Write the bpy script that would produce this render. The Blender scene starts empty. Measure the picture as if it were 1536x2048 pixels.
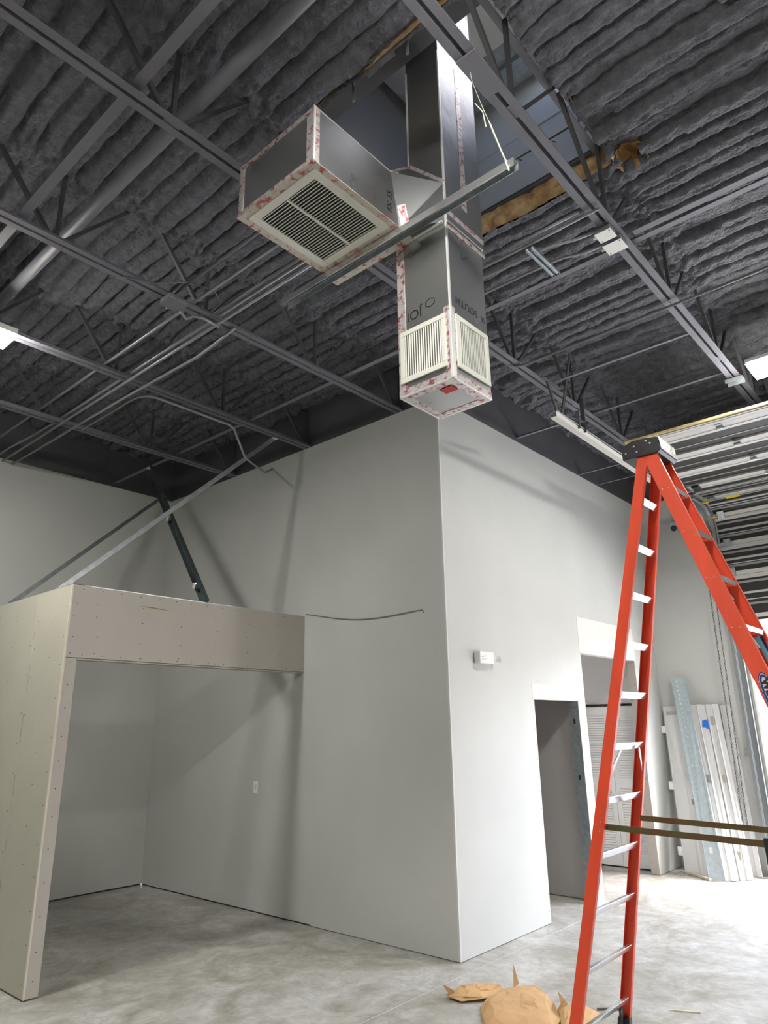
import bpy, math, random
import numpy as np
from mathutils import Vector, Matrix

S = bpy.context.scene
COL = S.collection
random.seed(7)

# ---------------------------------------------------------------- camera
YAW, PITCH, ROLL, FPX = 0.718058, 0.303666, -0.016342, 1379.645
CAM = Vector((-5.24206, -3.82912, 1.84))
fw = Vector((math.cos(YAW)*math.cos(PITCH), math.sin(YAW)*math.cos(PITCH), math.sin(PITCH)))
r0 = Vector((math.sin(YAW), -math.cos(YAW), 0)); u0 = r0.cross(fw)
rt = r0*math.cos(ROLL) + u0*math.sin(ROLL); up = -r0*math.sin(ROLL) + u0*math.cos(ROLL)
cd = bpy.data.cameras.new('camera'); cam = bpy.data.objects.new('camera', cd); COL.objects.link(cam)
M = Matrix((rt, up, -fw)).transposed().to_4x4(); M.translation = CAM
cam.matrix_world = M
cd.sensor_fit = 'VERTICAL'; cd.sensor_height = 24; cd.lens = FPX*24/2048; cd.clip_start = 0.05; cd.clip_end = 300
S.camera = cam

# ---------------------------------------------------------------- world, exposure
w = bpy.data.worlds.new('sky'); S.world = w; w.use_nodes = True
nt = w.node_tree; nt.nodes.clear()
sky = nt.nodes.new('ShaderNodeTexSky'); sky.sky_type = 'NISHITA'; sky.sun_disc = False
sky.sun_elevation = math.radians(48); sky.sun_rotation = math.radians(150); sky.air_density = 1.0; sky.dust_density = 2.0
bg = nt.nodes.new('ShaderNodeBackground'); bg.inputs[1].default_value = 1.95
wo = nt.nodes.new('ShaderNodeOutputWorld')
hz = nt.nodes.new('ShaderNodeHueSaturation'); hz.inputs['Saturation'].default_value = 0.7
nt.links.new(sky.outputs[0], hz.inputs['Color']); nt.links.new(hz.outputs[0], bg.inputs[0]); nt.links.new(bg.outputs[0], wo.inputs[0])
LED = 118.0
S.view_settings.view_transform = 'Standard'; S.view_settings.look = 'None'
S.view_settings.exposure = 0.85; S.view_settings.gamma = 1.0; S.view_settings.use_curve_mapping = False
S.cycles.use_denoising = True
S.cycles.max_bounces = 10; S.cycles.diffuse_bounces = 7; S.cycles.sample_clamp_indirect = 6

# ---------------------------------------------------------------- materials
def mat(name, col, rough=0.6, metal=0.0, var=0.0, vs=4.0, bump=0.0, bs=60.0, col2=None, spec=0.5, emit=None, es=0, coord='Object', stretch=(1,1,1), bd=0.02):
    m = bpy.data.materials.new(name); m.use_nodes = True
    n = m.node_tree.nodes; l = m.node_tree.links
    b = n['Principled BSDF']
    b.inputs['Roughness'].default_value = rough; b.inputs['Metallic'].default_value = metal
    b.inputs['Specular IOR Level'].default_value = spec
    b.inputs['Base Color'].default_value = (*col, 1)
    tc = n.new('ShaderNodeTexCoord'); mp = n.new('ShaderNodeMapping'); l.new(tc.outputs[coord], mp.inputs[0]); mp.inputs['Scale'].default_value = stretch
    if var > 0:
        nz = n.new('ShaderNodeTexNoise'); nz.inputs['Scale'].default_value = vs; nz.inputs['Detail'].default_value = 6
        l.new(mp.outputs[0], nz.inputs['Vector'])
        cr = n.new('ShaderNodeValToRGB'); cr.color_ramp.elements[0].position = 0.35; cr.color_ramp.elements[1].position = 0.65
        c2 = col2 or tuple(c*(1-var) for c in col)
        cr.color_ramp.elements[0].color = (*c2, 1); cr.color_ramp.elements[1].color = (*col, 1)
        l.new(nz.outputs['Fac'], cr.inputs[0]); l.new(cr.outputs[0], b.inputs['Base Color'])
    if bump > 0:
        nb = n.new('ShaderNodeTexNoise'); nb.inputs['Scale'].default_value = bs; nb.inputs['Detail'].default_value = 5
        l.new(mp.outputs[0], nb.inputs['Vector'])
        bp = n.new('ShaderNodeBump'); bp.inputs['Strength'].default_value = bump; bp.inputs['Distance'].default_value = bd
        l.new(nb.outputs['Fac'], bp.inputs['Height']); l.new(bp.outputs[0], b.inputs['Normal'])
    if emit:
        b.inputs['Emission Color'].default_value = (*emit, 1); b.inputs['Emission Strength'].default_value = es
    return m

PAINT = mat('light grey wall paint', (0.53,0.54,0.52), 0.55, var=0.05, vs=1.5, bump=0.04, bs=180, bd=0.003)
DARK = mat('dark grey ceiling paint', (0.085,0.085,0.094), 0.6, var=0.12, vs=3, bump=0.05, bs=90, bd=0.004)
STEEL = mat('grey painted steel', (0.158,0.156,0.18), 0.5, var=0.1, vs=6, bump=0.03, bs=90, bd=0.002)
WEB = mat('dark painted web steel', (0.06,0.06,0.066), 0.55)
FOAM = mat('dark grey sprayed foam', (0.148,0.15,0.172), 0.75, var=0.35, vs=14, bump=0.9, bs=42, bd=0.03)
TAN = mat('raw tan foam', (0.70,0.48,0.24), 0.85, var=0.7, vs=11, bump=0.6, bs=50, col2=(0.34,0.19,0.08))
GALV = mat('galvanised steel', (0.50,0.54,0.56), 0.34, 0.75, var=0.22, vs=22, bump=0.03, bs=60, bd=0.002)
CONDUIT = mat('galvanised conduit', (0.27,0.285,0.295), 0.42, 0.45)
CONDARK = mat('painted conduit', (0.15,0.15,0.16), 0.5, 0.1)
GYP = mat('bare gypsum board paper', (0.445,0.41,0.375), 0.8, var=0.05, vs=2.5, bump=0.03, bs=200, bd=0.002)
GYPC = mat('bare cream gypsum board', (0.72,0.68,0.64), 0.8, var=0.05, vs=2.5)
SEAM = mat('dark joint', (0.06,0.055,0.05), 0.9)
SCREW = mat('dark screw heads', (0.04,0.04,0.045), 0.5, 0.5)
WHITE = mat('white enamel', (0.84,0.84,0.82), 0.4)
GRILLE = mat('off white grille enamel', (0.66,0.66,0.60), 0.4)
BLACK = mat('black plastic', (0.018,0.018,0.02), 0.4, bump=0.03, bs=120, bd=0.002)
ORANGE = mat('orange fibreglass', (0.83,0.082,0.030), 0.38, var=0.15, vs=9, stretch=(1,1,0.3), bump=0.03, bs=200, bd=0.002)
ALU = mat('brushed aluminium', (0.80,0.81,0.82), 0.2, 0.85, var=0.08, vs=30)
OLIVE = mat('zinc plated brown steel', (0.115,0.11,0.045), 0.4, 0.4, var=0.5, vs=4, col2=(0.16,0.075,0.035))
DOORDK = mat('dark door panel', (0.022,0.0215,0.02), 0.5, 0.1, var=0.2, vs=3)
DOORWH = mat('white door rail', (0.52,0.51,0.48), 0.45, var=0.08, vs=6)
WOODTRIM = mat('tan seal strip', (0.58,0.47,0.22), 0.6, var=0.4, vs=8)
KRAFT = mat('brown kraft paper', (0.60,0.37,0.175), 0.75, var=0.15, vs=5, bump=0.25, bs=25, bd=0.01)
YEL = mat('yellow plastic', (0.75,0.55,0.03), 0.5)
BLUE = mat('blue tape', (0.02,0.16,0.62), 0.5)
LBLUE = mat('light blue label', (0.30,0.72,1.0), 0.4)
NAVY = mat('navy print', (0.02,0.03,0.16), 0.4)
INK = mat('black ink', (0.015,0.015,0.017), 0.5)
REDL = mat('red sticker', (0.55,0.035,0.03), 0.5)
SILVER = mat('pale silver print', (0.62,0.63,0.66), 0.35)
BRICK = mat('pale brick', (0.50,0.36,0.29), 0.85, var=0.3, vs=12)
PAVE = mat('outdoor paving', (0.62,0.60,0.57), 0.8, var=0.1, vs=1)
LAMP = mat('lit diffuser', (0.9,0.9,0.9), 0.5, emit=(1.0,0.975,0.90), es=LED)
LMETAL = mat('light galvanised panel', (0.60,0.63,0.68), 0.4, 0.45)
ROPE = mat('frayed white wire', (0.62,0.62,0.56), 0.6)

def foil_mat():
    m = mat('silver foil facing', (0.50,0.51,0.52), 0.3, 0.92, bump=0.10, bs=3.5, bd=0.03)
    n = m.node_tree.nodes; l = m.node_tree.links; b = n['Principled BSDF']
    nz = n.new('ShaderNodeTexNoise'); nz.inputs['Scale'].default_value = 3.0; nz.inputs['Detail'].default_value = 8
    tc = n.new('ShaderNodeTexCoord'); l.new(tc.outputs['Object'], nz.inputs['Vector'])
    mr = n.new('ShaderNodeMapRange'); mr.inputs[1].default_value = 0.35; mr.inputs[2].default_value = 0.7; mr.inputs[3].default_value = 0.26; mr.inputs[4].default_value = 0.40
    l.new(nz.outputs['Fac'], mr.inputs[0]); l.new(mr.outputs[0], b.inputs['Roughness'])
    return m
FOIL = foil_mat()
def tape_mat():
    m = mat('red printed foil tape', (0.7,0.7,0.69), 0.32, 0.55, bump=0.35, bs=60, bd=0.004)
    n = m.node_tree.nodes; l = m.node_tree.links; b = n['Principled BSDF']
    tc = n.new('ShaderNodeTexCoord')
    a = n.new('ShaderNodeTexNoise'); a.inputs['Scale'].default_value = 26; a.inputs['Detail'].default_value = 7; a.inputs['Roughness'].default_value = 0.7
    l.new(tc.outputs['Object'], a.inputs['Vector'])
    cr = n.new('ShaderNodeValToRGB'); e = cr.color_ramp.elements
    e[0].position = 0.50; e[0].color = (0.72,0.70,0.68,1); e[1].position = 0.60; e[1].color = (0.42,0.08,0.13,1)
    l.new(a.outputs['Fac'], cr.inputs[0]); l.new(cr.outputs[0], b.inputs['Base Color'])
    return m
TAPE = tape_mat()
def edge_tape():
    m = mat('crinkled bright foil tape', (0.92,0.92,0.92), 0.3, 0.45, bump=0.6, bs=70, bd=0.006); return m
ETAPE = edge_tape()

def floor_mat():
    m = bpy.data.materials.new('worn concrete'); m.use_nodes = True
    n = m.node_tree.nodes; l = m.node_tree.links; b = n['Principled BSDF']
    tc = n.new('ShaderNodeTexCoord')
    def noise(s, d, st=(1,1,1), dist=0.0):
        mp = n.new('ShaderNodeMapping'); mp.inputs['Scale'].default_value = st; l.new(tc.outputs['Object'], mp.inputs[0])
        z = n.new('ShaderNodeTexNoise'); z.inputs['Scale'].default_value = s; z.inputs['Detail'].default_value = d; z.inputs['Distortion'].default_value = dist
        z.inputs['Roughness'].default_value = 0.65
        l.new(mp.outputs[0], z.inputs['Vector']); return z
    a = noise(1.6, 9, dist=1.2); c = noise(9, 8, (1,1,1), 0.8)
    cr = n.new('ShaderNodeValToRGB'); e = cr.color_ramp.elements
    e[0].position = 0.36; e[0].color = (0.33,0.315,0.275,1); e[1].position = 0.64; e[1].color = (0.54,0.54,0.53,1)
    l.new(a.outputs['Fac'], cr.inputs[0])
    cr2 = n.new('ShaderNodeValToRGB'); e = cr2.color_ramp.elements
    e[0].position = 0.36; e[0].color = (0.72,0.70,0.65,1); e[1].position = 0.62; e[1].color = (1.06,1.06,1.06,1)
    l.new(c.outputs['Fac'], cr2.inputs[0])
    mx = n.new('ShaderNodeMix'); mx.data_type = 'RGBA'; mx.blend_type = 'MULTIPLY'; mx.inputs[0].default_value = 0.8
    l.new(cr.outputs[0], mx.inputs[6]); l.new(cr2.outputs[0], mx.inputs[7]); l.new(mx.outputs[2], b.inputs['Base Color'])
    mr = n.new('ShaderNodeMapRange'); mr.inputs[3].default_value = 0.34; mr.inputs[4].default_value = 0.6
    l.new(c.outputs['Fac'], mr.inputs[0]); l.new(mr.outputs[0], b.inputs['Roughness'])
    bp = n.new('ShaderNodeBump'); bp.inputs['Strength'].default_value = 0.15; bp.inputs['Distance'].default_value = 0.01
    l.new(c.outputs['Fac'], bp.inputs['Height']); l.new(bp.outputs[0], b.inputs['Normal'])
    return m
CONC = floor_mat()

# ---------------------------------------------------------------- builders
def wloc(o):
    v = Vector((0,0,0))
    while o is not None:
        v += o.location; o = o.parent
    return v

class MB:
    def __init__(s): s.v = []; s.f = []; s.m = []; s.mi = 0
    def add(s, vs, fs):
        k = len(s.v); s.v += [tuple(p) for p in vs]; s.f += [tuple(i+k for i in f) for f in fs]; s.m += [s.mi]*len(fs); return s
    def box(s, x0, x1, y0, y1, z0, z1):
        return s.add([(x0,y0,z0),(x1,y0,z0),(x1,y1,z0),(x0,y1,z0),(x0,y0,z1),(x1,y0,z1),(x1,y1,z1),(x0,y1,z1)],
              [(0,3,2,1),(4,5,6,7),(0,1,5,4),(1,2,6,5),(2,3,7,6),(3,0,4,7)])
    def frame(s, p, q, upv):
        p = Vector(p); q = Vector(q); d = (q-p).normalized(); upv = Vector(upv)
        a = d.cross(upv)
        if a.length < 1e-5: a = d.cross(Vector((1,0,0)))
        a.normalize(); b = a.cross(d).normalized(); return p, q, d, a, b
    def bar(s, p, q, wd, ht, upv=(0,0,1), oa=0, ob=0):
        p, q, d, a, b = s.frame(p, q, upv)
        c = a*oa + b*ob
        vs = [e + c + a*(sx*wd/2) + b*(sy*ht/2) for e in (p, q) for sx, sy in ((-1,-1),(1,-1),(1,1),(-1,1))]
        return s.add(vs, [(3,2,1,0),(4,5,6,7),(0,1,5,4),(1,2,6,5),(2,3,7,6),(3,0,4,7)])
    def channel(s, p, q, wd, ht, t, upv=(0,0,1), flip=1):
        # web plate of width wd (along a) facing +b*flip, two flanges of depth ht on the other side
        s.bar(p, q, wd, t, upv, 0, flip*(ht/2 - t/2))
        for k in (-1, 1): s.bar(p, q, t, ht - t, upv, k*(wd/2 - t/2), -flip*t/2)
        return s
    def angle(s, p, q, a_, b_, t, upv=(0,0,1), sa=1, sb=1):
        s.bar(p, q, a_, t, upv, sa*a_/2, 0); s.bar(p, q, t, b_ - t/2, upv, sa*t/2, sb*(b_/2 + t/4)); return s
    def tube(s, pts, r, n=10, cap=True):
        pts = [Vector(p) for p in pts]; vs = []; fs = []
        for i, p in enumerate(pts):
            d = (pts[min(i+1, len(pts)-1)] - pts[max(i-1, 0)]).normalized()
            ref = Vector((0,0,1)) if abs(d.z) < 0.9 else Vector((1,0,0))
            a = d.cross(ref).normalized(); b = d.cross(a).normalized()
            for k in range(n):
                t = 2*math.pi*k/n; vs.append(p + a*(r*math.cos(t)) + b*(r*math.sin(t)))
        for i in range(len(pts)-1):
            for k in range(n): fs.append((i*n+k, i*n+(k+1) % n, (i+1)*n+(k+1) % n, (i+1)*n+k))
        if cap: fs += [tuple(range(n))[::-1], tuple(range((len(pts)-1)*n, len(pts)*n))]
        return s.add(vs, fs)
    def prism(s, pts, vec):
        pts = [Vector(p) for p in pts]; vec = Vector(vec); n = len(pts)
        return s.add(pts + [p+vec for p in pts], [tuple(range(n))[::-1], tuple(range(n, 2*n))] + [(i, (i+1) % n, n+(i+1) % n, n+i) for i in range(n)])
    def quad(s, *p): return s.add(p, [tuple(range(len(p)))])
    def build(s, name, m, parent=None, bevel=0, smooth=False, seg=2):
        off = wloc(parent) if parent else Vector((0,0,0))
        me = bpy.data.meshes.new(name)
        me.from_pydata([(x-off.x, y-off.y, z-off.z) for x, y, z in s.v], [], s.f)
        for mm in (m if isinstance(m, (list, tuple)) else [m]): me.materials.append(mm)
        if isinstance(m, (list, tuple)): me.polygons.foreach_set('material_index', s.m)
        me.validate(); me.update()
        o = bpy.data.objects.new(name, me); COL.objects.link(o); o.parent = parent
        if smooth: me.polygons.foreach_set('use_smooth', [True]*len(me.polygons))
        if bevel > 0:
            bv = o.modifiers.new('bevel', 'BEVEL'); bv.width = bevel; bv.segments = seg; bv.limit_method = 'ANGLE'; bv.angle_limit = math.radians(40)
        return o
def fixn(o):
    import bmesh
    b = bmesh.new(); b.from_mesh(o.data); bmesh.ops.recalc_face_normals(b, faces=b.faces); b.to_mesh(o.data); b.free(); return o
def tag(o, label=None, cat=None, group=None, kind=None):
    if label: o['label'] = label
    if cat: o['category'] = cat
    if group: o['group'] = group
    if kind: o['kind'] = kind
    return o
def thing(name, loc, label, cat, group=None):
    o = bpy.data.objects.new(name, None); COL.objects.link(o); o.location = loc; o.empty_display_size = 0.1
    return tag(o, label, cat, group)
def struct(o): o['kind'] = 'structure'; return o
def share(o, parent, delta):
    c = o.copy(); COL.objects.link(c); c.parent = parent; c.location = Vector(delta); return c
def text(name, body, loc, xd, yd, size, m, parent, ext=0.0006, label=None):
    cu = bpy.data.curves.new(name, 'FONT'); cu.body = body; cu.size = size; cu.extrude = ext; cu.offset = 0.0035 if body == 'WERNER' else 0.0; cu.align_x = 'CENTER'; cu.align_y = 'CENTER'
    t = bpy.data.objects.new(name, cu); COL.objects.link(t)
    bpy.context.view_layer.update()
    me = bpy.data.meshes.new_from_object(t.evaluated_get(bpy.context.evaluated_depsgraph_get()))
    bpy.data.objects.remove(t)
    xd = Vector(xd).normalized(); yd = Vector(yd).normalized(); zd = xd.cross(yd)
    mt = Matrix((xd, yd, zd)).transposed().to_4x4(); mt.translation = Vector(loc) - (wloc(parent) if parent else Vector((0,0,0)))
    me.transform(mt); me.materials.clear(); me.materials.append(m)
    o = bpy.data.objects.new(name, me); COL.objects.link(o); o.parent = parent
    if label: o['label'] = label
    return o

# numpy value noise
_rng = np.random.RandomState(3); _T = _rng.rand(256, 256)
def vnoise(x, y):
    xi = np.floor(x).astype(int); yi = np.floor(y).astype(int); fx = x-xi; fy = y-yi
    fx = fx*fx*(3-2*fx); fy = fy*fy*(3-2*fy)
    a = _T[xi % 256, yi % 256]; b = _T[(xi+1) % 256, yi % 256]; c = _T[xi % 256, (yi+1) % 256]; d = _T[(xi+1) % 256, (yi+1) % 256]
    return (a*(1-fx)+b*fx)*(1-fy) + (c*(1-fx)+d*fx)*fy - 0.5
def fbm(x, y, o=4):
    t = 0; a = 1.0
    for k in range(o): t = t + a*vnoise(x*2**k + 17.3*k, y*2**k + 5.1*k); a *= 0.5
    return t

# ---------------------------------------------------------------- dimensions
H = 5.098; TOP = 5.9
L = 4.93; EX = 5.148
PW = 2.648; PY = 1.958; PT = 3.049; PB = 2.442; TH = 0.108
XB, YB = -10.5, -9.0          # unseen room sides behind the camera
D1, D2, DZ, DZ2 = 1.52, 2.536, 2.107, 2.268
O3, O4, OZ, OZ2 = 2.72, 4.352, 2.675, 3.115
DY0, DY1, DTOP = -1.25, -5.95, 4.3     # overhead door opening on the end wall

# ---------------------------------------------------------------- floor
fl = MB().box(XB, EX, YB, L+0.1, -0.15, 0).build('floor', CONC); struct(fl)
g = MB()
g.bar((-9, -0.215, 0.0004), (EX, -0.16, 0.0004), 0.005, 0.001)
j = g.build('control_joint', mat('pale joint filler', (0.56,0.56,0.55), 0.7), fl)
out = MB().box(EX, 40, -30, 20, -0.25, -0.02).build('outdoor_ground', PAVE); struct(out)
bw = MB(); bw.box(16, 16.5, -25, 12, -0.2, 5.0); struct(bw.build('wall_outdoor', BRICK))

# ---------------------------------------------------------------- walls
def wall(name, boxes, band=True):
    """boxes: (x0,x1,y0,y1,z0,z1); painted light up to the paint line, dark above"""
    b = MB()
    for x0, x1, y0, y1, z0, z1 in boxes:
        if z0 < H < z1:
            b.mi = 0; b.box(x0, x1, y0, y1, z0, H); b.mi = 1; b.box(x0, x1, y0, y1, H, z1)
        else:
            b.mi = 0 if z1 <= H else 1; b.box(x0, x1, y0, y1, z0, z1)
    return struct(b.build(name, [PAINT, DARK]))
wl = wall('wall_left', [(0, TH, 0, 1.8, 0.006, TOP), (0, TH, 1.8, L, 0.016, TOP)])
wr = wall('wall_right', [(TH, D1, 0, TH, 0.006, TOP), (D1, D2, 0, TH, DZ2, TOP), (D2, O3, 0, TH, 0.0, TOP),
                         (O3, O4, 0, TH, OZ2, TOP), (O4, EX, 0, TH, 0.006, TOP)])
wf = wall('wall_far', [(XB, EX, L, L+0.12, 0.018, TOP)])
we = wall('wall_end', [(EX, EX+0.2, DY0, L, 0, TOP), (EX, EX+0.2, DY1, DY0, DTOP, TOP), (EX, EX+0.2, YB, DY1, 0, TOP)])
wall('wall_near', [(XB, EX, YB-0.1, YB, 0, TOP)]); wall('wall_back', [(XB-0.1, XB, YB, L, 0, TOP)])
# recessed dark foot gap under the boards
g = MB(); g.box(0.012, TH, 0.02, L, 0, 0.012); g.box(-PW+0.1, 0.0, L+0.012, L+0.1, 0, 0.012); g.box(0.02, D1-0.02, 0.012, TH, 0, 0.012)
g.build('floor_gap', SEAM, wl)
# metal corner bead
MB().box(-0.0015, 0.018, -0.0015, 0.018, 0.02, H).build('corner_bead', mat('bead paint', (0.60,0.61,0.60), 0.5), wl, bevel=0.002)
# vertical chase column behind the header, on the dark band
MB().box(-0.01, 0.05, 1.93, 1.985, H, TOP).build('column_edge', DARK, wl)

# door_1: plain framed opening, gypsum header, metal stud jamb
d1 = bpy.data.objects.new('door_1', None); COL.objects.link(d1); d1.location = (D1, 0, 0); struct(d1)
MB().box(D1-0.035, D2+0.002, -0.004, 0.012, DZ, DZ2).build('header_board', GYPC, d1, bevel=0.002)
MB().box(D1, D2, 0.012, TH, DZ+0.004, DZ2).build('header_core', GYPC, d1)
b = MB(); b.box(D2-0.0015, D2+0.002, 0.004, TH+0.02, 0, DZ); b.box(D2-0.0015, D2+0.04, TH+0.02, TH+0.022, 0, DZ)
st = b.build('metal_stud', GALV, d1)
k = MB()
for zc in (1.27, 1.88):
    k.prism([(D2-0.0022, 0.068+0.014*math.cos(t), zc+0.032*math.sin(t)) for t in [2*math.pi*i/14 for i in range(14)]], (0.0005,0,0))
k.build('punch_hole', INK, d1)
k = MB()
for i in range(13):
    z = 0.12 + i*0.155 + random.uniform(-.02,.02)
    k.prism([(D1-0.022+0.004*math.cos(t), -0.001, z+0.004*math.sin(t)) for t in [math.pi*i_/3 for i_ in range(6)]], (0,0.002,0))
    k.box(D1-0.001, D1+0.001, 0.03, 0.05, z, z+0.003)
for i in range(5): k.box(D1+0.1+i*0.2, D1+0.106+i*0.2, -0.0046, -0.004, DZ+0.02, DZ+0.026); k.box(D1+0.1+i*0.2, D1+0.106+i*0.2, -0.001, 0.0, DZ2+0.03, DZ2+0.036)
tag(k.build('screw_heads', SCREW, d1), kind='stuff')
struct(MB().box(2.60, 2.68, TH+0.02, 2.6, 0.012, 2.8).build('wall_corridor', mat('grey partition paint', (0.46,0.44,0.43), 0.6)))  # paint slightly darker than the main walls
struct(MB().box(TH+0.001, 2.60, TH+0.001, 2.7, 2.8, 2.85).build('ceiling_corridor', PAINT))  # unseen ceiling, added to darken the corridor

# door_2: larger opening with bare gypsum header, louvred closet doors inside
d2 = bpy.data.objects.new('door_2', None); COL.objects.link(d2); d2.location = (O3, 0, 0); struct(d2)
MB().box(O3-0.02, 3.318, -0.004, 0.012, OZ, OZ2).build('header_board', GYPC, d2, bevel=0.002)
MB().box(3.322, O4+0.03, -0.004, 0.012, OZ, OZ2).build('header_board', GYPC, d2, bevel=0.002)
MB().box(O3, O4, 0.012, TH, OZ+0.003, OZ2).build('header_core', GYPC, d2)
MB().box(O4-0.002, O4+0.001, 0.0, TH+0.002, 0.004, OZ).build('jamb_board', GYP, d2)
k = MB()
for i in range(12):
    for yy in (0.03, 0.08): k.box(O4-0.003, O4-0.002, yy, yy+0.005, 0.15+i*0.2+random.uniform(-.02,.02), 0.156+i*0.2)
tag(k.build('screw_heads', SCREW, d2), kind='stuff')
INW = mat('bright inner wall paint', (0.74,0.74,0.73), 0.6)
struct(MB().box(4.60, 4.68, TH+0.001, 3.0, 2.12, 3.05).box(4.60, 4.68, 1.0, 3.0, 0, 2.12).build('wall_closet', INW))
struct(MB().box(2.68, 4.68, 3.0, 3.08, 0, 3.05).build('wall_inner', INW))
struct(MB().box(2.68, 4.68, TH+0.001, 3.0, 3.05, 3.1).build('ceiling_inner', INW))  # unseen ceiling, added to darken the inner room
LV = mat('white louvred door', (0.80,0.80,0.79), 0.45)
def louver_door(n, y0, y1):
    d = bpy.data.objects.new('door_%d' % n, None); COL.objects.link(d); d.location = (4.57, (y0+y1)/2, 0); struct(d)
    b = MB(); x0, x1 = 4.565, 4.595; b.box(4.583, 4.595, y0+0.07, y1-0.07, 0.2, 1.97)
    b.box(x0, x1, y0, y0+0.07, 0.02, 2.085); b.box(x0, x1, y1-0.07, y1, 0.02, 2.085)
    for z0, z1 in ((0.02,0.2),(1.0,1.13),(1.97,2.085)): b.box(x0, x1, y0+0.07, y1-0.07, z0, z1)
    b.build('door_leaf', LV, d, bevel=0.002)
    s0 = MB(); s0.bar((4.575, y0+0.07, 0), (4.575, y1-0.07, 0), 0.004, 0.022, (0.35,0,0.93)); first = None
    for za, zb in ((0.215, 0.985), (1.145, 1.955)):
        z = za
        while z < zb:
            if first is None:
                first = s0.build('louver_slat', LV, d); first.location = Vector((0,0,z)); base = first
            else: share(base, d, (0, 0, z))
            z += 0.033
    return d
louver_door(3, 0.135, 0.56); dd = louver_door(4, 0.565, 0.99)
MB().box(4.55, 4.562, 0.62, 0.635, 0.93, 0.96).build('door_knob', mat('brass', (0.6,0.45,0.2), 0.3, 0.9), dd, bevel=0.004)
MB().box(4.556, 4.60, 0.12, 1.0, 2.09, 2.105).build('head_track', SEAM, dd)
# ---------------------------------------------------------------- alcove partition in bare gypsum
pa = bpy.data.objects.new('wall_alcove', None); COL.objects.link(pa); pa.location = (-PW, PY, 0); struct(pa)
b = MB(); b.box(-PW+0.016, -PW+TH-0.016, PY+0.016, L, 0.01, PT-0.01); b.box(-PW+TH-0.02, -0.001, PY+0.016, PY+TH-0.016, PB+0.016, PT-0.01)
b.build('stud_core', SEAM, pa)
def board(*a, m=GYP): return MB().box(*a).build('drywall_panel', m, pa, bevel=0.0025)
GYPL = mat('pale gypsum board', (0.50,0.48,0.405), 0.8, var=0.06, vs=2)
board(-PW, -PW+0.015, PY+0.0165, 2.604, 0.012, PT, m=GYPL)
board(-PW, -PW+0.015, 2.609, 3.825, 0.012, PT, m=GYPL); board(-PW, -PW+0.015, 3.83, L, 0.012, PT, m=GYPL)
board(-PW+TH-0.015, -PW+TH, PY+0.016, L, 0.012, PT)
board(-PW, -PW+TH, PY, PY+0.0145, 0.012, PB-0.004)                       # jamb strip
board(-PW+0.004, -0.001, PY, PY+0.0145, PB, PT)                             # header face
board(-PW+TH+0.001, -0.001, PY+0.001, PY+TH-0.016, PB-0.002-0.014, PB-0.004)        # soffit
board(-PW+TH, -0.001, PY+TH-0.015, PY+TH, PB, PT)
b = MB()
def scr(x, y, z, ax):
    r = 0.0045; pts = []
    for i in range(6):
        t = math.pi*i/3; c, s_ = r*math.cos(t), r*math.sin(t)
        pts.append((x+c, y, z+s_) if ax == 'y' else (x, y+c, z+s_))
    b.prism(pts, (0,-0.0012,0) if ax == 'y' else (-0.0012,0,0))
for xx in (-2.60, -2.40, -1.98, -1.57, -1.18, -0.78, -0.38, -0.03):
    for zz in (PB+0.04, PB+0.17, PB+0.33, PB+0.46): scr(xx+random.uniform(-.02,.02), PY-0.0002, zz+random.uniform(-.02,.02), 'y')
xx = -2.55
while xx < -0.05:
    scr(xx, PY-0.0002, PT-0.03, 'y'); scr(xx+0.05, PY-0.0002, PB+0.025, 'y'); xx += 0.19+random.uniform(-.03,.03)
zz = 0.12
while zz < PB:
    scr(-PW+0.055, PY-0.0002, zz, 'y'); zz += 0.21+random.uniform(-.03,.03)
for yy in (2.02, 2.25, 2.57, 2.65, 3.05, 3.45, 3.80):
    zz = 0.1
    while zz < PT-0.03: scr(-PW-0.0002, yy+random.uniform(-.012,.012), zz, 'x'); zz += 0.27+random.uniform(-.05,.05)
tag(b.build('screw_heads', SCREW, pa), kind='stuff')
MB().prism([(-2.02,PY-0.0002,2.935),(-1.92,PY-0.0002,2.929),(-1.75,PY-0.0002,2.925),(-1.70,PY-0.0002,2.923),(-1.77,PY-0.0002,2.933),(-1.9,PY-0.0002,2.94)], (0,-0.0008,0)).build('board_scratch', mat('brown tear', (0.28,0.18,0.10), 0.9), pa)
MB().box(-PW+0.002, -PW+TH-0.002, PY+0.002, L, PT, PT+0.006).box(-PW, 0, PY+0.002, PY+TH, PT, PT+0.006).build('top_track', GALV, pa)
b = MB()
for i in range(7): b.box(-PW-0.001, -PW, 2.6015, 2.6095, 0.05+i*0.43, 0.05+i*0.43+random.uniform(.08,.25))
b.build('board_joint', mat('grey joint print', (0.30,0.29,0.27), 0.9), pa)
b = MB()
b.box(-PW-0.004, -PW+0.012, PY-0.004, PY+0.012, 0.012, PT+0.001)
b.build('corner_bead', mat('cream paper bead', (0.62,0.57,0.49), 0.8), pa, bevel=0.002)

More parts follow.
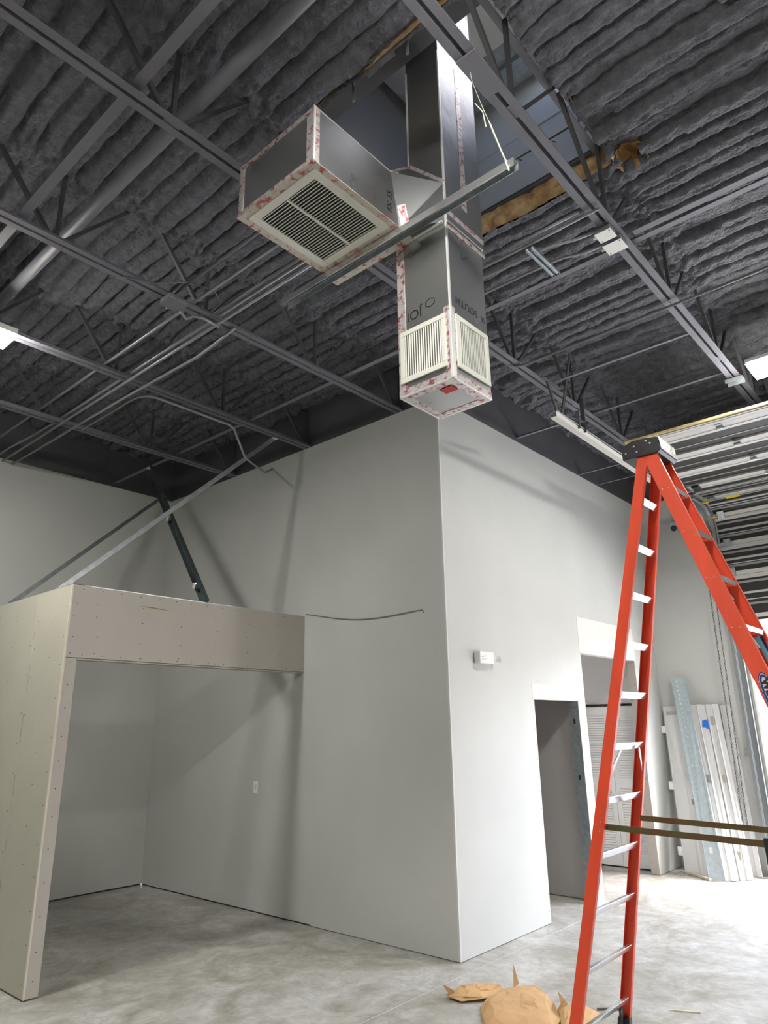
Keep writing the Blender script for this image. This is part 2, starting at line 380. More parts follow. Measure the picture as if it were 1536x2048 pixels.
# ---------------------------------------------------------------- foam ceiling
HX0, HX1, HY0, HY1 = -2.87, -1.15, -2.50, -0.98
JY = [-2.42, -0.95, 0.505, 1.96, 3.41]
def foam_z(X, Y):
    wx = 0.045*fbm(X*0.9+3, Y*0.9, 2) + 0.012*fbm(X*5, Y*4+9, 3) + 0.006*fbm(X*22, Y*16, 2)
    ph = (X+wx)/0.152; k = np.floor(ph); f = ph-k
    amp = 0.5 + 1.0*(_T[(k.astype(int)*7) % 256, np.floor(Y*0.35+k*0.37).astype(int) % 256])
    prof = (1-np.abs(2*f-1)**5.0)                     # bulge between creases
    f2 = ((X+wx)/0.076) % 1.0
    sub = (1-np.abs(2*f2-1)**4)
    lump = fbm(X*9, Y*6, 3); fine = fbm(X*34, Y*22, 3); big = fbm(X*1.3+7, Y*0.8, 2)
    jw = 0
    for yj in JY: jw = jw + np.exp(-((Y-yj-0.03*fbm(X*2, Y*0+yj, 2))/0.13)**2)
    for xw, cond in ((0.0, Y > 0),):
        jw = jw + np.where(cond, np.exp(-((X-xw)/0.10)**2), 0)
    jw = jw + np.where(X > -0.1, np.exp(-((Y-0.0)/0.12)**2), 0)
    jw = np.clip(jw, 0, 1.0)
    z = 5.755 - 0.098*amp*prof*(1-0.75*jw) - 0.007*sub*(1-jw) + 0.030*lump*(0.6+1.6*jw) + 0.024*fine*(0.7+1.3*jw) + 0.03*big - 0.09*jw
    return z
def axis(a, b, st): return np.arange(a, b+st*0.5, st)
xs = axis(-6.9, EX+0.01, 0.0145); ys = axis(-5.6, L+0.02, 0.022)
X, Y = np.meshgrid(xs, ys, indexing='ij'); Z = foam_z(X, Y)
ex = 0.035*fbm(Y*4, Y*0+2, 4); ey = 0.05*fbm(X*4, X*0+5, 4)
inside = (X > HX0+ex) & (X < HX1+ex) & (Y > HY0+ey) & (Y < HY1+ey)
# blown-out pocket beyond the near joist on the right of the hole
pk = (((X+1.13)/0.13)**2 + ((Y+2.60)/0.10)**2) < 1+1.2*fbm(X*14, Y*14, 2)
inside |= pk
nx, ny = X.shape
cell_in = inside[:-1,:-1] & inside[1:,:-1] & inside[:-1,1:] & inside[1:,1:]
blk = (X[:-1,:-1] > 0.12) & (Y[:-1,:-1] > 0.12)       # over the enclosed rooms: not seen
idx = np.arange(nx*ny).reshape(nx, ny)
q = np.stack([idx[:-1,:-1], idx[:-1,1:], idx[1:,1:], idx[1:,:-1]], -1)[~(cell_in | blk)]
used = np.unique(q); remap = -np.ones(nx*ny, int); remap[used] = np.arange(len(used))
V = np.stack([X.ravel(), Y.ravel(), Z.ravel()], -1)[used]; Q = remap[q]
me = bpy.data.meshes.new('ceiling'); me.vertices.add(len(V)); me.vertices.foreach_set('co', V.ravel())
me.loops.add(Q.size); me.loops.foreach_set('vertex_index', Q.ravel().astype(np.int32)); me.polygons.add(len(Q))
me.polygons.foreach_set('loop_start', np.arange(0, Q.size, 4, dtype=np.int32)); me.polygons.foreach_set('loop_total', np.full(len(Q), 4, np.int32))
me.polygons.foreach_set('use_smooth', np.ones(len(Q), bool)); me.materials.append(FOAM); me.update(); me.validate()
ceil = bpy.data.objects.new('ceiling', me); COL.objects.link(ceil); struct(ceil)
# plain foam / deck out of sight
b = MB(); b.box(XB, -6.9, YB, L, 5.72, 5.95); b.box(-6.9, EX, YB, -5.6, 5.72, 5.95)
b.build('ceiling_beyond', FOAM, ceil)
CX0, CX1, CY0, CY1 = -2.66, -1.09, -2.52, -0.97        # roof curb opening
b = MB()
b.box(-6.9, CX0, -5.6, L, 5.87, 5.95); b.box(CX1, EX, -5.6, L, 5.87, 5.95); b.box(CX0, CX1, -5.6, CY0, 5.87, 5.95); b.box(CX0, CX1, CY1, L, 5.87, 5.95)
b.build('roof_deck', DARK, ceil)
# tan cut edge of the foam around the hole
def rim(pts_fn, n, name, thick):
    vs = []; fs = []
    for i in range(n+1):
        t = i/n; (x, y), (ox, oy) = pts_fn(t)
        for jj in range(5):
            zz = 5.67 + (5.875-5.67)*jj/4
            k = thick*(0.2+1.1*abs(vnoise(np.array(x*9+y*7+jj*3.1), np.array(jj*0.9+x*5))))*math.sin(math.pi*(jj+0.4)/4.6)
            vs.append((x-ox*0.02+ox*k, y-oy*0.02+oy*k, zz+0.012*float(vnoise(np.array(x*20+y*20), np.array(jj*2.0)))))
    for i in range(n):
        for jj in range(4): a = i*5+jj; fs.append((a, a+1, a+6, a+5))
    o = MB().add(vs, fs).build(name, TAN, ceil, smooth=True); return o
exf = lambda y: 0.035*float(fbm(np.array(y*4.0), np.array(2.0), 4)); eyf = lambda x: 0.05*float(fbm(np.array(x*4.0), np.array(5.0), 4))
rim(lambda t: ((HX0+exf(HY0+t*(HY1-HY0)), HY0+t*(HY1-HY0)), (1, 0)), 90, 'cut_foam_edge', 0.015)
rim(lambda t: ((HX1+exf(HY0+t*(HY1-HY0)), HY0+t*(HY1-HY0)), (-1, 0)), 90, 'cut_foam_edge', 0.10)
rim(lambda t: ((HX0+t*(HX1-HX0), HY0+eyf(HX0+t*(HX1-HX0))), (0, 1)), 80, 'cut_foam_edge', 0.05)
rim(lambda t: ((HX0+t*(HX1-HX0), HY1+eyf(HX0+t*(HX1-HX0))), (0, -1)), 80, 'cut_foam_edge', 0.02)
b = MB(); n = 26
ring = [[(-1.13+(0.125-0.02*jj+0.035*random.random())*math.cos(2*math.pi*i/n), -2.60+(0.10-0.015*jj+0.03*random.random())*math.sin(2*math.pi*i/n), 5.655+0.05*jj) for i in range(n)] for jj in range(4)]
b.add([p for r_ in ring for p in r_], [(jj*n+i, jj*n+(i+1) % n, (jj+1)*n+(i+1) % n, (jj+1)*n+i) for jj in range(3) for i in range(n)] + [tuple(3*n+i for i in range(n))])
b.build('torn_foam_pocket', TAN, ceil, smooth=True)

# roof curb seen through the hole
rc = bpy.data.objects.new('trim_1', None); COL.objects.link(rc); rc.location = (CX0, CY0, 5.87); struct(rc)
OVER = mat('overspray on dark sheet', (0.075,0.075,0.085), 0.5, var=0.6, vs=2.2, col2=(0.17,0.125,0.05))
OVER.node_tree.nodes['Color Ramp'].color_ramp.elements[0].position = 0.28; OVER.node_tree.nodes['Color Ramp'].color_ramp.elements[1].position = 0.42
MB().box(CX0, CX1, CY1, CY1+0.02, 5.86, 7.0).build('curb_side', OVER, rc)
MB().box(CX0-0.02, CX0, CY0, CY1, 5.86, 7.0).build('curb_side', OVER, rc)
MB().box(CX1, CX1+0.02, CY0, CY1, 5.86, 7.0).box(CX1-0.012, CX1, CY0, CY1, 6.455, 6.98).build('curb_side', LMETAL, rc)
MB().box(CX0, CX1, CY0-0.02, CY0, 5.86, 6.84).build('curb_side', LMETAL, rc)  # stops short of the base: unseen gap added to let daylight in
b = MB(); b.box(CX0, CX1, CY0, CY1, 6.98, 7.0); b.build('unit_base', LMETAL, rc)
for x0_, x1_ in ((-2.30,-2.22),(-2.12,-2.02),(-1.55,-1.42),(-1.35,-1.15)): MB().box(x0_, x1_, CY0, CY1, 6.93, 6.98).build('base_rail', GALV, rc)
k = MB(); k.box(CX1-0.004, CX1, CY0, CY1, 6.255, 6.268)
k.build('seam', SEAM, rc); k = MB()
for i in range(9): k.bar((CX1-0.001, -1.15-i*0.15, 6.20+0.02*(i % 3)), (CX1-0.05, -1.15-i*0.15, 6.17+0.02*(i % 3)), 0.006, 0.006)
tag(k.build('screw_tip', SCREW, rc), kind='stuff')
MB().box(-2.02, -1.56, -2.25, -1.62, 6.90, 6.97).build('drain_panel', WHITE, rc, bevel=0.01)
MB().box(-2.06, -1.54, -1.62, -1.60, 6.86, 6.98).box(-2.06, -1.54, -2.27, -2.25, 6.86, 6.98).build('panel_frame', STEEL, rc)
b = MB(); b.box(HX0, CX0+0.03, CY0, CY1, 5.835, 5.862); b.build('curb_angle', DARK, rc)
MB().box(CX1-0.03, HX1-0.02, CY0, CY1, 5.835, 5.862).box(CX1-0.03, CX1+0.02, CY0, CY1, 5.76, 5.862).build('curb_angle', DARK, rc)
for i, (px, py) in enumerate([(-2.77,-1.47),(-2.79,-1.93),(-1.10,-1.48),(-1.11,-1.92)]):
    b = MB(); b.tube([(px, py, 5.86), (px, py, 5.70), (px+0.0, py-0.02, 5.67)] if i > 1 else [(px, py, 5.86), (px, py, 5.66)], 0.011, 7); b.build('hook_pin', GALV if i > 1 else CONDUIT, rc)

# ---------------------------------------------------------------- bar joists
def joist(y, x1, label):
    j = thing('bar_joist', (-7.2, y, H), label, 'roof joist', 'steel bar joists under the foam ceiling')
    b = MB()
    for s_ in (-1, 1):
        b.box(-7.2, x1, y+s_*0.011 if s_ > 0 else y-0.058, y+0.058 if s_ > 0 else y-0.011, H+0.0, H+0.006)
        b.box(-7.2, x1, y+s_*0.011 if s_ > 0 else y-0.017, y+0.017 if s_ > 0 else y-0.011, H+0.006, H+0.052)
    b.build('bottom_chord', STEEL, j)
    MB().box(-7.2, x1, y-0.055, y-0.01, 5.80, 5.806).box(-7.2, x1, y+0.01, y+0.055, 5.80, 5.806).build('top_chord', STEEL, j)
    x = -6.16; prot = None
    while x < x1+0.3:
        for dx0, dx1, r in ((-0.05,-0.57,0.015),(0.0,0.0,0.013),(0.05,0.60,0.013)):
            p = (x+dx0, y, H+0.04); q_ = (x+dx1, y, 5.80)
            if max(p[0], q_[0]) > x1: continue
            MB().bar(p, q_, 0.030 if r > .014 else 0.024, 0.026, (0,1,0)).build('web_bar', WEB, j)
        MB().box(x-0.05, x+0.05, y-0.0105, y+0.0105, H+0.01, H+0.045).build('filler_plate', STEEL, j) if x < x1-0.1 else None
        x += 1.2266
    return j
joist(-2.42, EX, 'painted steel bar joist nearest the camera, right of the foil duct')
joist(-0.95, EX, 'painted steel bar joist passing behind the return air box')
joist(0.505, -0.004, 'steel bar joist ending at the grey wall just left of its outer corner')
joist(1.96, -0.004, 'steel bar joist over the alcove header carrying the left ceiling light')
joist(3.41, -0.004, 'farthest steel bar joist on the left, over the alcove')
b = MB(); b.box(-2.62, -2.42, -2.475, -2.365, H-0.006, H)
b.box(-2.95, -2.68, -2.480, -2.362, H-0.008, H)
tag(fixn(MB().box(-2.95, -2.66, -2.480, -2.362, H-0.010, H-0.0005).build('splice_plate', STEEL, None, bevel=0.002)), 'flat steel splice plate under the nearest joist where the wire hangs', 'steel plate')

# bridging lines across the joists
def bridge(x, y0, y1, z, wd, label, m=STEEL, up_=0.03):
    b = MB(); b.box(x-wd/2, x+wd/2, y0, y1, z, z+0.005); b.box(x+wd/2-0.005, x+wd/2, y0, y1, z+0.005, z+up_)
    return tag(b.build('bridging_angle', m, None), label, 'steel angle', 'horizontal bridging angles between joists')
ZB = H+0.054
bridge(-3.95, -5.0, 4.9, ZB, 0.062, 'wide bridging angle at upper left beside the round pipe')
bridge(-0.90, -5.0, 4.9, ZB, 0.05, 'long bridging angle crossing behind the lower duct, over the alcove')
bridge(0.62, -2.42, -0.93, ZB-0.01, 0.03, 'thin bridging angle between the two right joists, nearest the joist crossing', up_=0.02)
bridge(1.60, -2.42, 0.0, ZB-0.005, 0.035, 'bridging angle reaching the grey wall below the door track bracket', up_=0.03)
bridge(3.24, -0.95, 0.0, ZB-0.03, 0.03, 'short anchor angle to the wall, left of the ladder top', up_=0.02)
bridge(3.90, -0.95, 0.0, ZB, 0.03, 'short anchor angle to the wall, passing behind the ladder top', up_=0.02)

def pipe(name, pts, r, label, cat, m=CONDUIT, group=None, n=10):
    o = MB().tube(pts, r, n).build(name, m, None, smooth=True)
    return tag(o, label, cat, group)
pipe('sprinkler_pipe', [(-3.58,-5.4,5.33),(-3.58,4.9,5.33)], 0.045, 'thick round pipe running under the foam at upper left', 'pipe', STEEL, n=20)
GC = 'conduit runs under the left ceiling'
pipe('conduit', [(-2.775,-0.9,5.165),(-2.775,0.52,5.165)], 0.014, 'dark conduit from the return box to the plate on the joist', 'conduit', CONDARK, GC)
pipe('conduit', [(-2.60,-0.85,5.165),(-2.60,4.45,5.165)], 0.013, 'leftmost long thin galvanised conduit above the joists', 'conduit', CONDUIT, GC)
pipe('conduit', [(-2.34,-0.85,5.175),(-2.335,3.62,5.175),(-2.37,4.2,5.16),(-2.45,4.5,5.1),(-2.45,4.92,5.1)], 0.013, 'galvanised conduit with an offset bend near the far wall', 'conduit', CONDUIT, GC)
pipe('conduit', [(-2.375,-0.9,5.065),(-2.37,4.92,5.065)], 0.014, 'long straight conduit strapped under the left joists to the far wall', 'conduit', CONDUIT, GC)
pipe('conduit', [(-2.47,-0.9,5.07),(-2.475,0.4,5.07)], 0.012, 'short conduit just behind the return box corner', 'conduit', CONDARK, GC)
pipe('conduit', [(-2.22,0.45,5.09),(-2.225,0.6,5.06),(-2.215,0.75,5.05),(-2.19,1.05,5.055),(-2.225,2.2,5.055),(-2.255,4.92,5.055)], 0.014, 'conduit with an s bend at its joist end, rightmost of the long runs', 'conduit', CONDUIT, GC)
pipe('conduit', [(-2.15,3.3,5.06),(-2.15,2.3,5.06),(-2.14,2.16,5.06),(-2.09,2.06,5.06),(-1.99,2.025,5.06),(-1.12,2.02,5.055),(-1.05,2.02,5.03),(-1.02,2.02,4.98),(-0.90,2.02,4.77),(-0.87,2.02,4.73),(-0.80,2.03,4.71),(-0.45,2.2,4.72),(-0.02,2.6,4.99)], 0.013, 'conduit bending along the joist then dropping beside the long brace', 'conduit', CONDUIT, GC)
GR = 'conduit runs right of the foil duct'
pipe('conduit', [(-1.48,-2.46,5.075),(-1.475,-1.95,5.075),(-1.49,-0.93,5.075)], 0.010, 'straight galvanised conduit tight under the strut, from the joist', 'conduit', CONDUIT, GR)
pipe('conduit', [(-1.535,-2.34,5.08),(-1.535,-1.75,5.08)], 0.010, 'shorter galvanised rod lying beside the straight conduit', 'conduit', CONDUIT, GR)
pipe('conduit', [(-1.29,-2.34,5.07),(-1.33,-2.2,5.055),(-1.385,-2.07,5.05),(-1.395,-1.93,5.05),(-1.405,-0.95,5.06)], 0.011, 'conduit bending out of the left white box', 'conduit', CONDUIT, GR)
pipe('conduit', [(-1.13,-2.33,5.07),(-1.15,-2.2,5.055),(-1.215,-2.06,5.05),(-1.23,-1.92,5.05),(-1.23,-0.95,5.06)], 0.011, 'conduit bending out of the right white box', 'conduit', CONDUIT, GR)
pipe('conduit', [(-0.11,-5.0,5.06),(-0.06,-2.5,5.06),(-0.02,-1.05,5.07),(-0.02,-0.95,5.09),(-0.1,-0.9,5.1),(-0.25,-0.9,5.12)], 0.012, 'thin conduit crossing under the nearest joist at right', 'conduit', CONDARK, GR)
bridge(-0.985, -5.2, -2.5, ZB+0.004, 0.055, 'broad flat bridging bar at the upper right beyond the nearest joist')
b = MB()
us = thing('strut_rail', (-1.3,-1.95,5.035), 'twin galvanised strut rails clamping two conduits beside the duct', 'strut rail')
for yy in (-1.925, -1.965): MB().channel((-1.49, yy, 5.028), (-1.10, yy, 5.028), 0.022, 0.02, 0.003).build('rail', GALV, us)
for xx in (-1.40, -1.23): MB().box(xx-0.02, xx+0.02, -1.985, -1.905, 5.055, 5.066).build('clamp', ALU, us, bevel=0.002)
def jbox(x0, x1, y0, y1, label, wh=WHITE, z=5.045, h=0.045):
    t = thing('junction_box', ((x0+x1)/2, (y0+y1)/2, z), label, 'junction box', 'flat covered boxes under the ceiling')
    MB().box(x0, x1, y0, y1, z+0.006, z+h).build('box_body', GALV, t, bevel=0.003)
    MB().box(x0-0.004, x1+0.004, y0-0.004, y1+0.004, z, z+0.005).build('cover_plate', wh, t, bevel=0.002)
    b = MB()
    for px, py in ((x0+.012, y0+.012), (x1-.012, y1-.012)): b.box(px-.004, px+.004, py-.004, py+.004, z-0.0015, z)
    b.build('screw', SCREW, t)
    MB().tube([((x0+x1)/2, y1, z+0.022), ((x0+x1)/2, y1+0.03, z+0.022)], 0.013, 8).build('connector', ALU, t)
    return t
jbox(-1.285, -1.180, -2.445, -2.335, 'left of two white covered boxes under the nearest joist')
jbox(-1.135, -1.015, -2.455, -2.325, 'right of two white covered boxes under the nearest joist')
jbox(-2.86, -2.70, 0.42, 0.56, 'grey plate covered box under the joist left of the return box', STEEL, 5.05)
pipe('flexible_cable', [(-3.2,0.50,5.09),(-3.0,0.42,5.10),(-2.80,0.30,5.16),(-2.55,0.30,5.22),(-2.42,0.38,5.2),(-2.46,0.46,5.13),(-2.52,0.50,5.09)], 0.006, 'thin grey cable looping over the joist by the grey plate', 'cable', CONDARK)
b = MB().tube([(-2.70,0.52,5.05),(-2.62,0.56,5.03),(-2.58,0.52,5.06),(-2.53,0.46,5.04),(-2.35,0.50,5.06)], 0.012, 8)
tag(b.build('flexible_cable', CONDUIT, None, smooth=True), 'short curved flexible connector beside the grey plate', 'cable')

# ---------------------------------------------------------------- ceiling lights
def light(cx, cy, lx, ly, z, label):
    t = thing('ceiling_light', (cx, cy, z), label, 'ceiling light', 'rectangular ceiling lights')
    b = MB(); b.box(cx-lx/2, cx+lx/2, cy-ly/2, cy+ly/2, z+0.012, z+0.045); b.box(cx-lx/2, cx+lx/2, cy-ly/2, cy-ly/2+0.012, z-0.003, z+0.012); b.box(cx-lx/2, cx+lx/2, cy+ly/2-0.012, cy+ly/2, z-0.003, z+0.012)
    b.build('housing', WHITE, t)
    MB().box(cx-lx/2+0.004, cx+lx/2-0.004, cy-ly/2+0.013, cy+ly/2-0.013, z-0.03, z+0.011).build('diffuser', LAMP, t)
    return t
light(-3.76, 1.87, 0.6, 0.30, 5.0, 'lit rectangular light at the left edge under the alcove joist')
light(1.435, -2.91, 0.35, 0.6, 5.0, 'lit rectangular light at the right edge beyond the nearest joist')
light(-3.9, -3.0, 0.6, 0.30, 5.0, 'lit rectangular light above the top edge near the return box')
light(-8.6, -3.0, 0.6, 0.30, 5.0, 'lit rectangular light behind the camera at centre')
light(1.435, -7.4, 0.35, 0.6, 5.0, 'lit rectangular light far right near the side wall')
tag(MB().channel((1.68,-2.50,5.06),(1.68,-2.34,5.06),0.10,0.04,0.004).build('mounting_bracket', GALV, None), 'small white bracket under the nearest joist beside the right light', 'bracket')

# ---------------------------------------------------------------- foil duct assembly
SX0, SX1, SYF, SYB, SZ = -2.53, -2.16, -1.962, -1.595, 3.61
RX0, RX1, RYF, RYB, RZ, RZT = -3.34, -2.664, -1.73, -1.11, 4.60, 4.96
du = thing('air_duct', (-2.345,-1.78,SZ), 'foil faced air duct hanging from the roof hole with return and supply grilles', 'air duct')
b = MB(); b.box(SX0, SX1, SYF, SYB, SZ, 4.62)
b.build('supply_drop', FOIL, du, bevel=0.003)
b = MB(); b.box(SX0, SX1+0.02, SYF-0.004, -1.707, 4.62, 6.9); b.build('riser', mat('crinkled foil', (0.42,0.43,0.45), 0.36, 0.9, bump=0.35, bs=4, bd=0.03), du, bevel=0.003)  # darker foil copy, colour toned down against bright reflection
b = MB(); b.box(RX0, RX1, RYF, RYB, RZ+0.005, RZT); b.build('return_box', FOIL, du, bevel=0.003)
# angled takeoff between return box and riser
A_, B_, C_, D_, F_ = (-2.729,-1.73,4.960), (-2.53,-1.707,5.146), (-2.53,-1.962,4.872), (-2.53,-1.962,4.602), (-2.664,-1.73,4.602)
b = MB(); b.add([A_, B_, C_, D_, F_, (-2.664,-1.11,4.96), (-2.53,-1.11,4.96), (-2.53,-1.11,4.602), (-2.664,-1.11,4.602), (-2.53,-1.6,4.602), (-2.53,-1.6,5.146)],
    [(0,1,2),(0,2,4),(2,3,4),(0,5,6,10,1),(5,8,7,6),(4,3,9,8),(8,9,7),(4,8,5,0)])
fixn(b.build('takeoff', mat('shaded foil', (0.15,0.155,0.16), 0.45, 0.8, bump=0.15, bs=6, bd=0.02), du))  # darkened copy of the foil, its dimmer reflection put into the colour
def tape(p, q_, wd, nrm, m=TAPE, nm='foil_tape'):
    return MB().bar(p, q_, wd, 0.003, nrm).build(nm, m, du)
tw = 0.055
# supply drop tape
xl = SX0-0.0016; yf = SYF-0.0016; zb = SZ-0.0016
tape((xl, SYF+0.02, SZ), (xl, SYF+0.02, 4.05), 0.04, (1,0,0)); tape((SX0+0.02, yf, SZ), (SX0+0.02, yf, 4.05), 0.045, (0,1,0))
tape((xl, SYB-0.028, SZ), (xl, SYB-0.028, 4.6), tw, (1,0,0))
tape((xl-0.0012, SYF, SZ+0.02), (xl-0.0012, SYB, SZ+0.02), 0.04, (1,0,0)); tape((SX0, yf-0.0012, SZ+0.02), (SX1, yf-0.0012, SZ+0.02), 0.035, (0,1,0))
tape((SX0+0.003, yf, SZ+0.095), (SX1, yf, SZ+0.10), 0.02, (0,1,0))
for a_, c_ in (((SX0, SYF+0.027, zb), (SX1, SYF+0.027, zb)), ((SX0, SYB-0.027, zb), (SX1, SYB-0.027, zb)), ((SX0+0.027, SYF+0.0525, zb), (SX0+0.027, SYB-0.0525, zb)), ((SX1-0.027, SYF+0.0525, zb), (SX1-0.027, SYB-0.0525, zb))):
    tape(a_, c_, 0.05, (0,0,1))
for zz in (4.58, 4.68): tape((SX0, yf-0.003, zz), (SX1+0.02, yf-0.003, zz), 0.03, (0,1,0))
tape((-2.33, yf-0.003, 4.8), (-2.33, yf-0.003, 5.9), 0.05, (0,1,0))
# bright crinkled corner tape
for z0, z1, wd in ((3.61,4.02,0.030),(4.02,4.60,0.012),(4.60,5.9,0.012)):
    MB().box(SX0-0.0045, SX0+wd, SYF-0.0055, SYF+wd*0.4, z0, z1).build('corner_tape', ETAPE, du, bevel=0.002)
MB().box(SX0-0.003, SX0+0.01, -1.715, -1.703, 5.15, 5.9).build('corner_tape', ETAPE, du)
MB().box(SX0-0.003, SX1+0.003, SYF-0.003, SYF+0.006, SZ-0.004, SZ+0.006).build('corner_tape', ETAPE, du)
MB().box(SX0-0.004, SX0+0.008, SYF, SYB, SZ-0.004, SZ+0.006).box(SX1-0.008, SX1+0.004, SYF, SYB, SZ-0.004, SZ+0.006).box(SX0, SX1, SYB-0.008, SYB+0.004, SZ-0.004, SZ+0.006).build('corner_tape', ETAPE, du)
# takeoff tapes along its diagonal seams
def vt(p, q_, wd, n_): return tape(Vector(p)+Vector(n_)*0.003, Vector(q_)+Vector(n_)*0.003, wd, n_)
nn = (Vector(C_)-Vector(A_)).cross(Vector(B_)-Vector(A_)).normalized(); nn = nn if nn.x < 0 else -nn
vt(B_, C_, 0.035, (-1,0,0)); vt((-2.53,-1.725,5.06), (-2.53,-1.95,4.80), 0.018, (-1,0,0))
n2 = (Vector(C_)-Vector(A_)).cross(Vector(F_)-Vector(A_)).normalized(); n2 = n2 if n2.x < 0 else -n2
vt(Vector(A_)+Vector((0.02,-0.01,0)), Vector(F_)+Vector((0.025,-0.03,0)), 0.05, n2)
vt(A_, Vector(A_).lerp(Vector(B_), 0.9), 0.03, nn)
# return box tape
tape((RX0+0.02, RYF-0.0016, RZ), (RX0+0.02, RYF-0.0016, RZT), 0.035, (0,1,0)); tape((RX0-0.0016, RYF+0.028, RZ), (RX0-0.0016, RYF+0.028, RZT), 0.05, (1,0,0))
tape((RX0-0.0016, RYB-0.02, RZ), (RX0-0.0016, RYB-0.02, RZT), 0.04, (1,0,0))
tape((RX0-0.0028, RYF, RZ+0.02), (RX0-0.0028, RYB, RZ+0.02), 0.022, (1,0,0)); tape((RX0-0.0028, RYF, RZT-0.02), (RX0-0.0028, RYB, RZT-0.02), 0.03, (1,0,0))
RIMM = mat('cream flange tape', (0.56,0.53,0.46), 0.5, var=0.0)
def flange_mat():
    m = tape_mat(); m.name = 'cream printed tape'; n = m.node_tree.nodes; n['Principled BSDF'].inputs['Metallic'].default_value = 0.15
    cr = n['Color Ramp'].color_ramp.elements; cr[0].color = (0.55,0.53,0.46,1); cr[0].position = 0.52; cr[1].color = (0.45,0.09,0.10,1); return m
FLT = flange_mat()
zr = RZ+0.0032
for a_, c_ in (((RX0-0.006, RYF+0.033, zr), (RX1+0.006, RYF+0.033, zr)), ((RX0-0.006, RYB-0.033, zr), (RX1+0.006, RYB-0.033, zr)), ((RX0+0.033, RYF+0.0725, zr), (RX0+0.033, RYB-0.0725, zr)), ((RX1-0.033, RYF+0.0725, zr), (RX1-0.033, RYB-0.0725, zr))):
    MB().bar(a_, c_, 0.078, 0.004, (0,0,1)).build('flange_tape', FLT, du)
MB().box(-2.596, -2.532, -1.74, -1.09, 4.594, 4.601).build('flange_tape', FLT, du)
MB().box(RX0-0.004, RX0+0.008, RYF-0.004, RYF+0.005, RZ, RZT+0.004).build('corner_tape', ETAPE, du)
MB().box(RX0, RX1, RYF-0.003, RYF+0.004, RZT-0.001, RZT+0.003).build('corner_tape', ETAPE, du)
b = MB(); b.box(SX0-0.02, SX0-0.002, -1.95, -1.73, 4.596, 4.606); b.build('corner_tape', ETAPE, du)
# return grille: frame, centre bar, blades
gx0, gx1, gy0, gy1, gz = -3.305, -2.715, -1.70, -1.155, RZ-0.006
b = MB(); fwid = 0.05
b.box(gx0, gx1, gy0, gy0+fwid, gz, gz+0.008).box(gx0, gx1, gy1-fwid, gy1, gz, gz+0.008).box(gx0, gx0+fwid, gy0+fwid, gy1-fwid, gz, gz+0.008).box(gx1-fwid, gx1, gy0+fwid, gy1-fwid, gz, gz+0.008)
rg = b.build('return_grille', GRILLE, du, bevel=0.002)
ym = (gy0+gy1)/2
MB().box(gx0+fwid, gx1-fwid, ym-0.007, ym+0.007, gz-0.002, gz+0.007).build('centre_bar', GRILLE, rg)
MB().box(gx0+fwid, gx1-fwid, gy0+fwid, gy1-fwid, RZ+0.0042, RZ+0.0048).build('return_throat_shade', BLACK, rg)  # black sheet standing in for the shade inside the return box
nb = 25; proto = None; step = (gx1-gx0-2*fwid)/nb
for i in range(nb):
    for ya, yb in ((gy0+fwid, ym-0.007), (ym+0.007, gy1-fwid)):
        pass
pa1 = MB().bar((gx0+fwid+step*0.5, gy0+fwid, gz+0.004), (gx0+fwid+step*0.5, ym-0.007, gz+0.004), 0.0045, 0.007, (0.25,0,1)).build('grille_blade', GRILLE, rg)
pa2 = MB().bar((gx0+fwid+step*0.5, ym+0.007, gz+0.004), (gx0+fwid+step*0.5, gy1-fwid, gz+0.004), 0.0045, 0.007, (0.25,0,1)).build('grille_blade', GRILLE, rg)
for i in range(1, nb):
    share(pa1, rg, (i*step, 0, 0)); share(pa2, rg, (i*step, 0, 0))
# supply grilles
def sgrille(face):
    z0, z1 = 3.682, 4.010; fwd = 0.032
    if face == 'x':
        a0, a1 = -1.935, -1.612; P3 = lambda a, d, z: (SX0-d, a, z)
    else:
        a0, a1 = -2.492, -2.172; P3 = lambda a, d, z: (a, SYF-d, z)
    def bx(b, aa, ab, da, db, za, zb_):
        p = P3(aa, da, za); q_ = P3(ab, db, zb_)
        b.box(min(p[0], q_[0]), max(p[0], q_[0]), min(p[1], q_[1]), max(p[1], q_[1]), za, zb_)
    b = MB()
    bx(b, a0, a1, 0.003, 0.013, z0, z0+fwd); bx(b, a0, a1, 0.003, 0.013, z1-fwd, z1)
    bx(b, a0, a0+fwd, 0.003, 0.013, z0+fwd, z1-fwd); bx(b, a1-fwd, a1, 0.003, 0.013, z0+fwd, z1-fwd)
    g_ = b.build('supply_grille', GRILLE, du, bevel=0.003)
    b = MB(); bx(b, a0+fwd, a1-fwd, 0.001, 0.002, z0+fwd, z1-fwd); b.build('supply_throat_shade', mat('grille shadow panel', (0.16,0.16,0.14), 0.5, 0.3), g_)  # dark sheet standing in for the shade between the blades
    nb_ = 16; st_ = (a1-a0-2*fwd)/nb_
    c = P3(a0+fwd+st_/2, 0.008, z0+fwd); d_ = P3(a0+fwd+st_/2, 0.008, z1-fwd)
    pr = MB().bar(c, d_, 0.0065 if face == 'x' else 0.0045, 0.004, (1,0.55,0) if face == 'x' else (0.55,1,0)).build('grille_blade', GRILLE, g_)
    for i in range(1, nb_): share(pr, g_, (0, i*st_, 0) if face == 'x' else (i*st_, 0, 0))
sgrille('x'); sgrille('y')
MB().box(-2.462, -2.400, -1.902, -1.820, SZ-0.0045, SZ-0.0035).build('red_sticker', REDL, du)
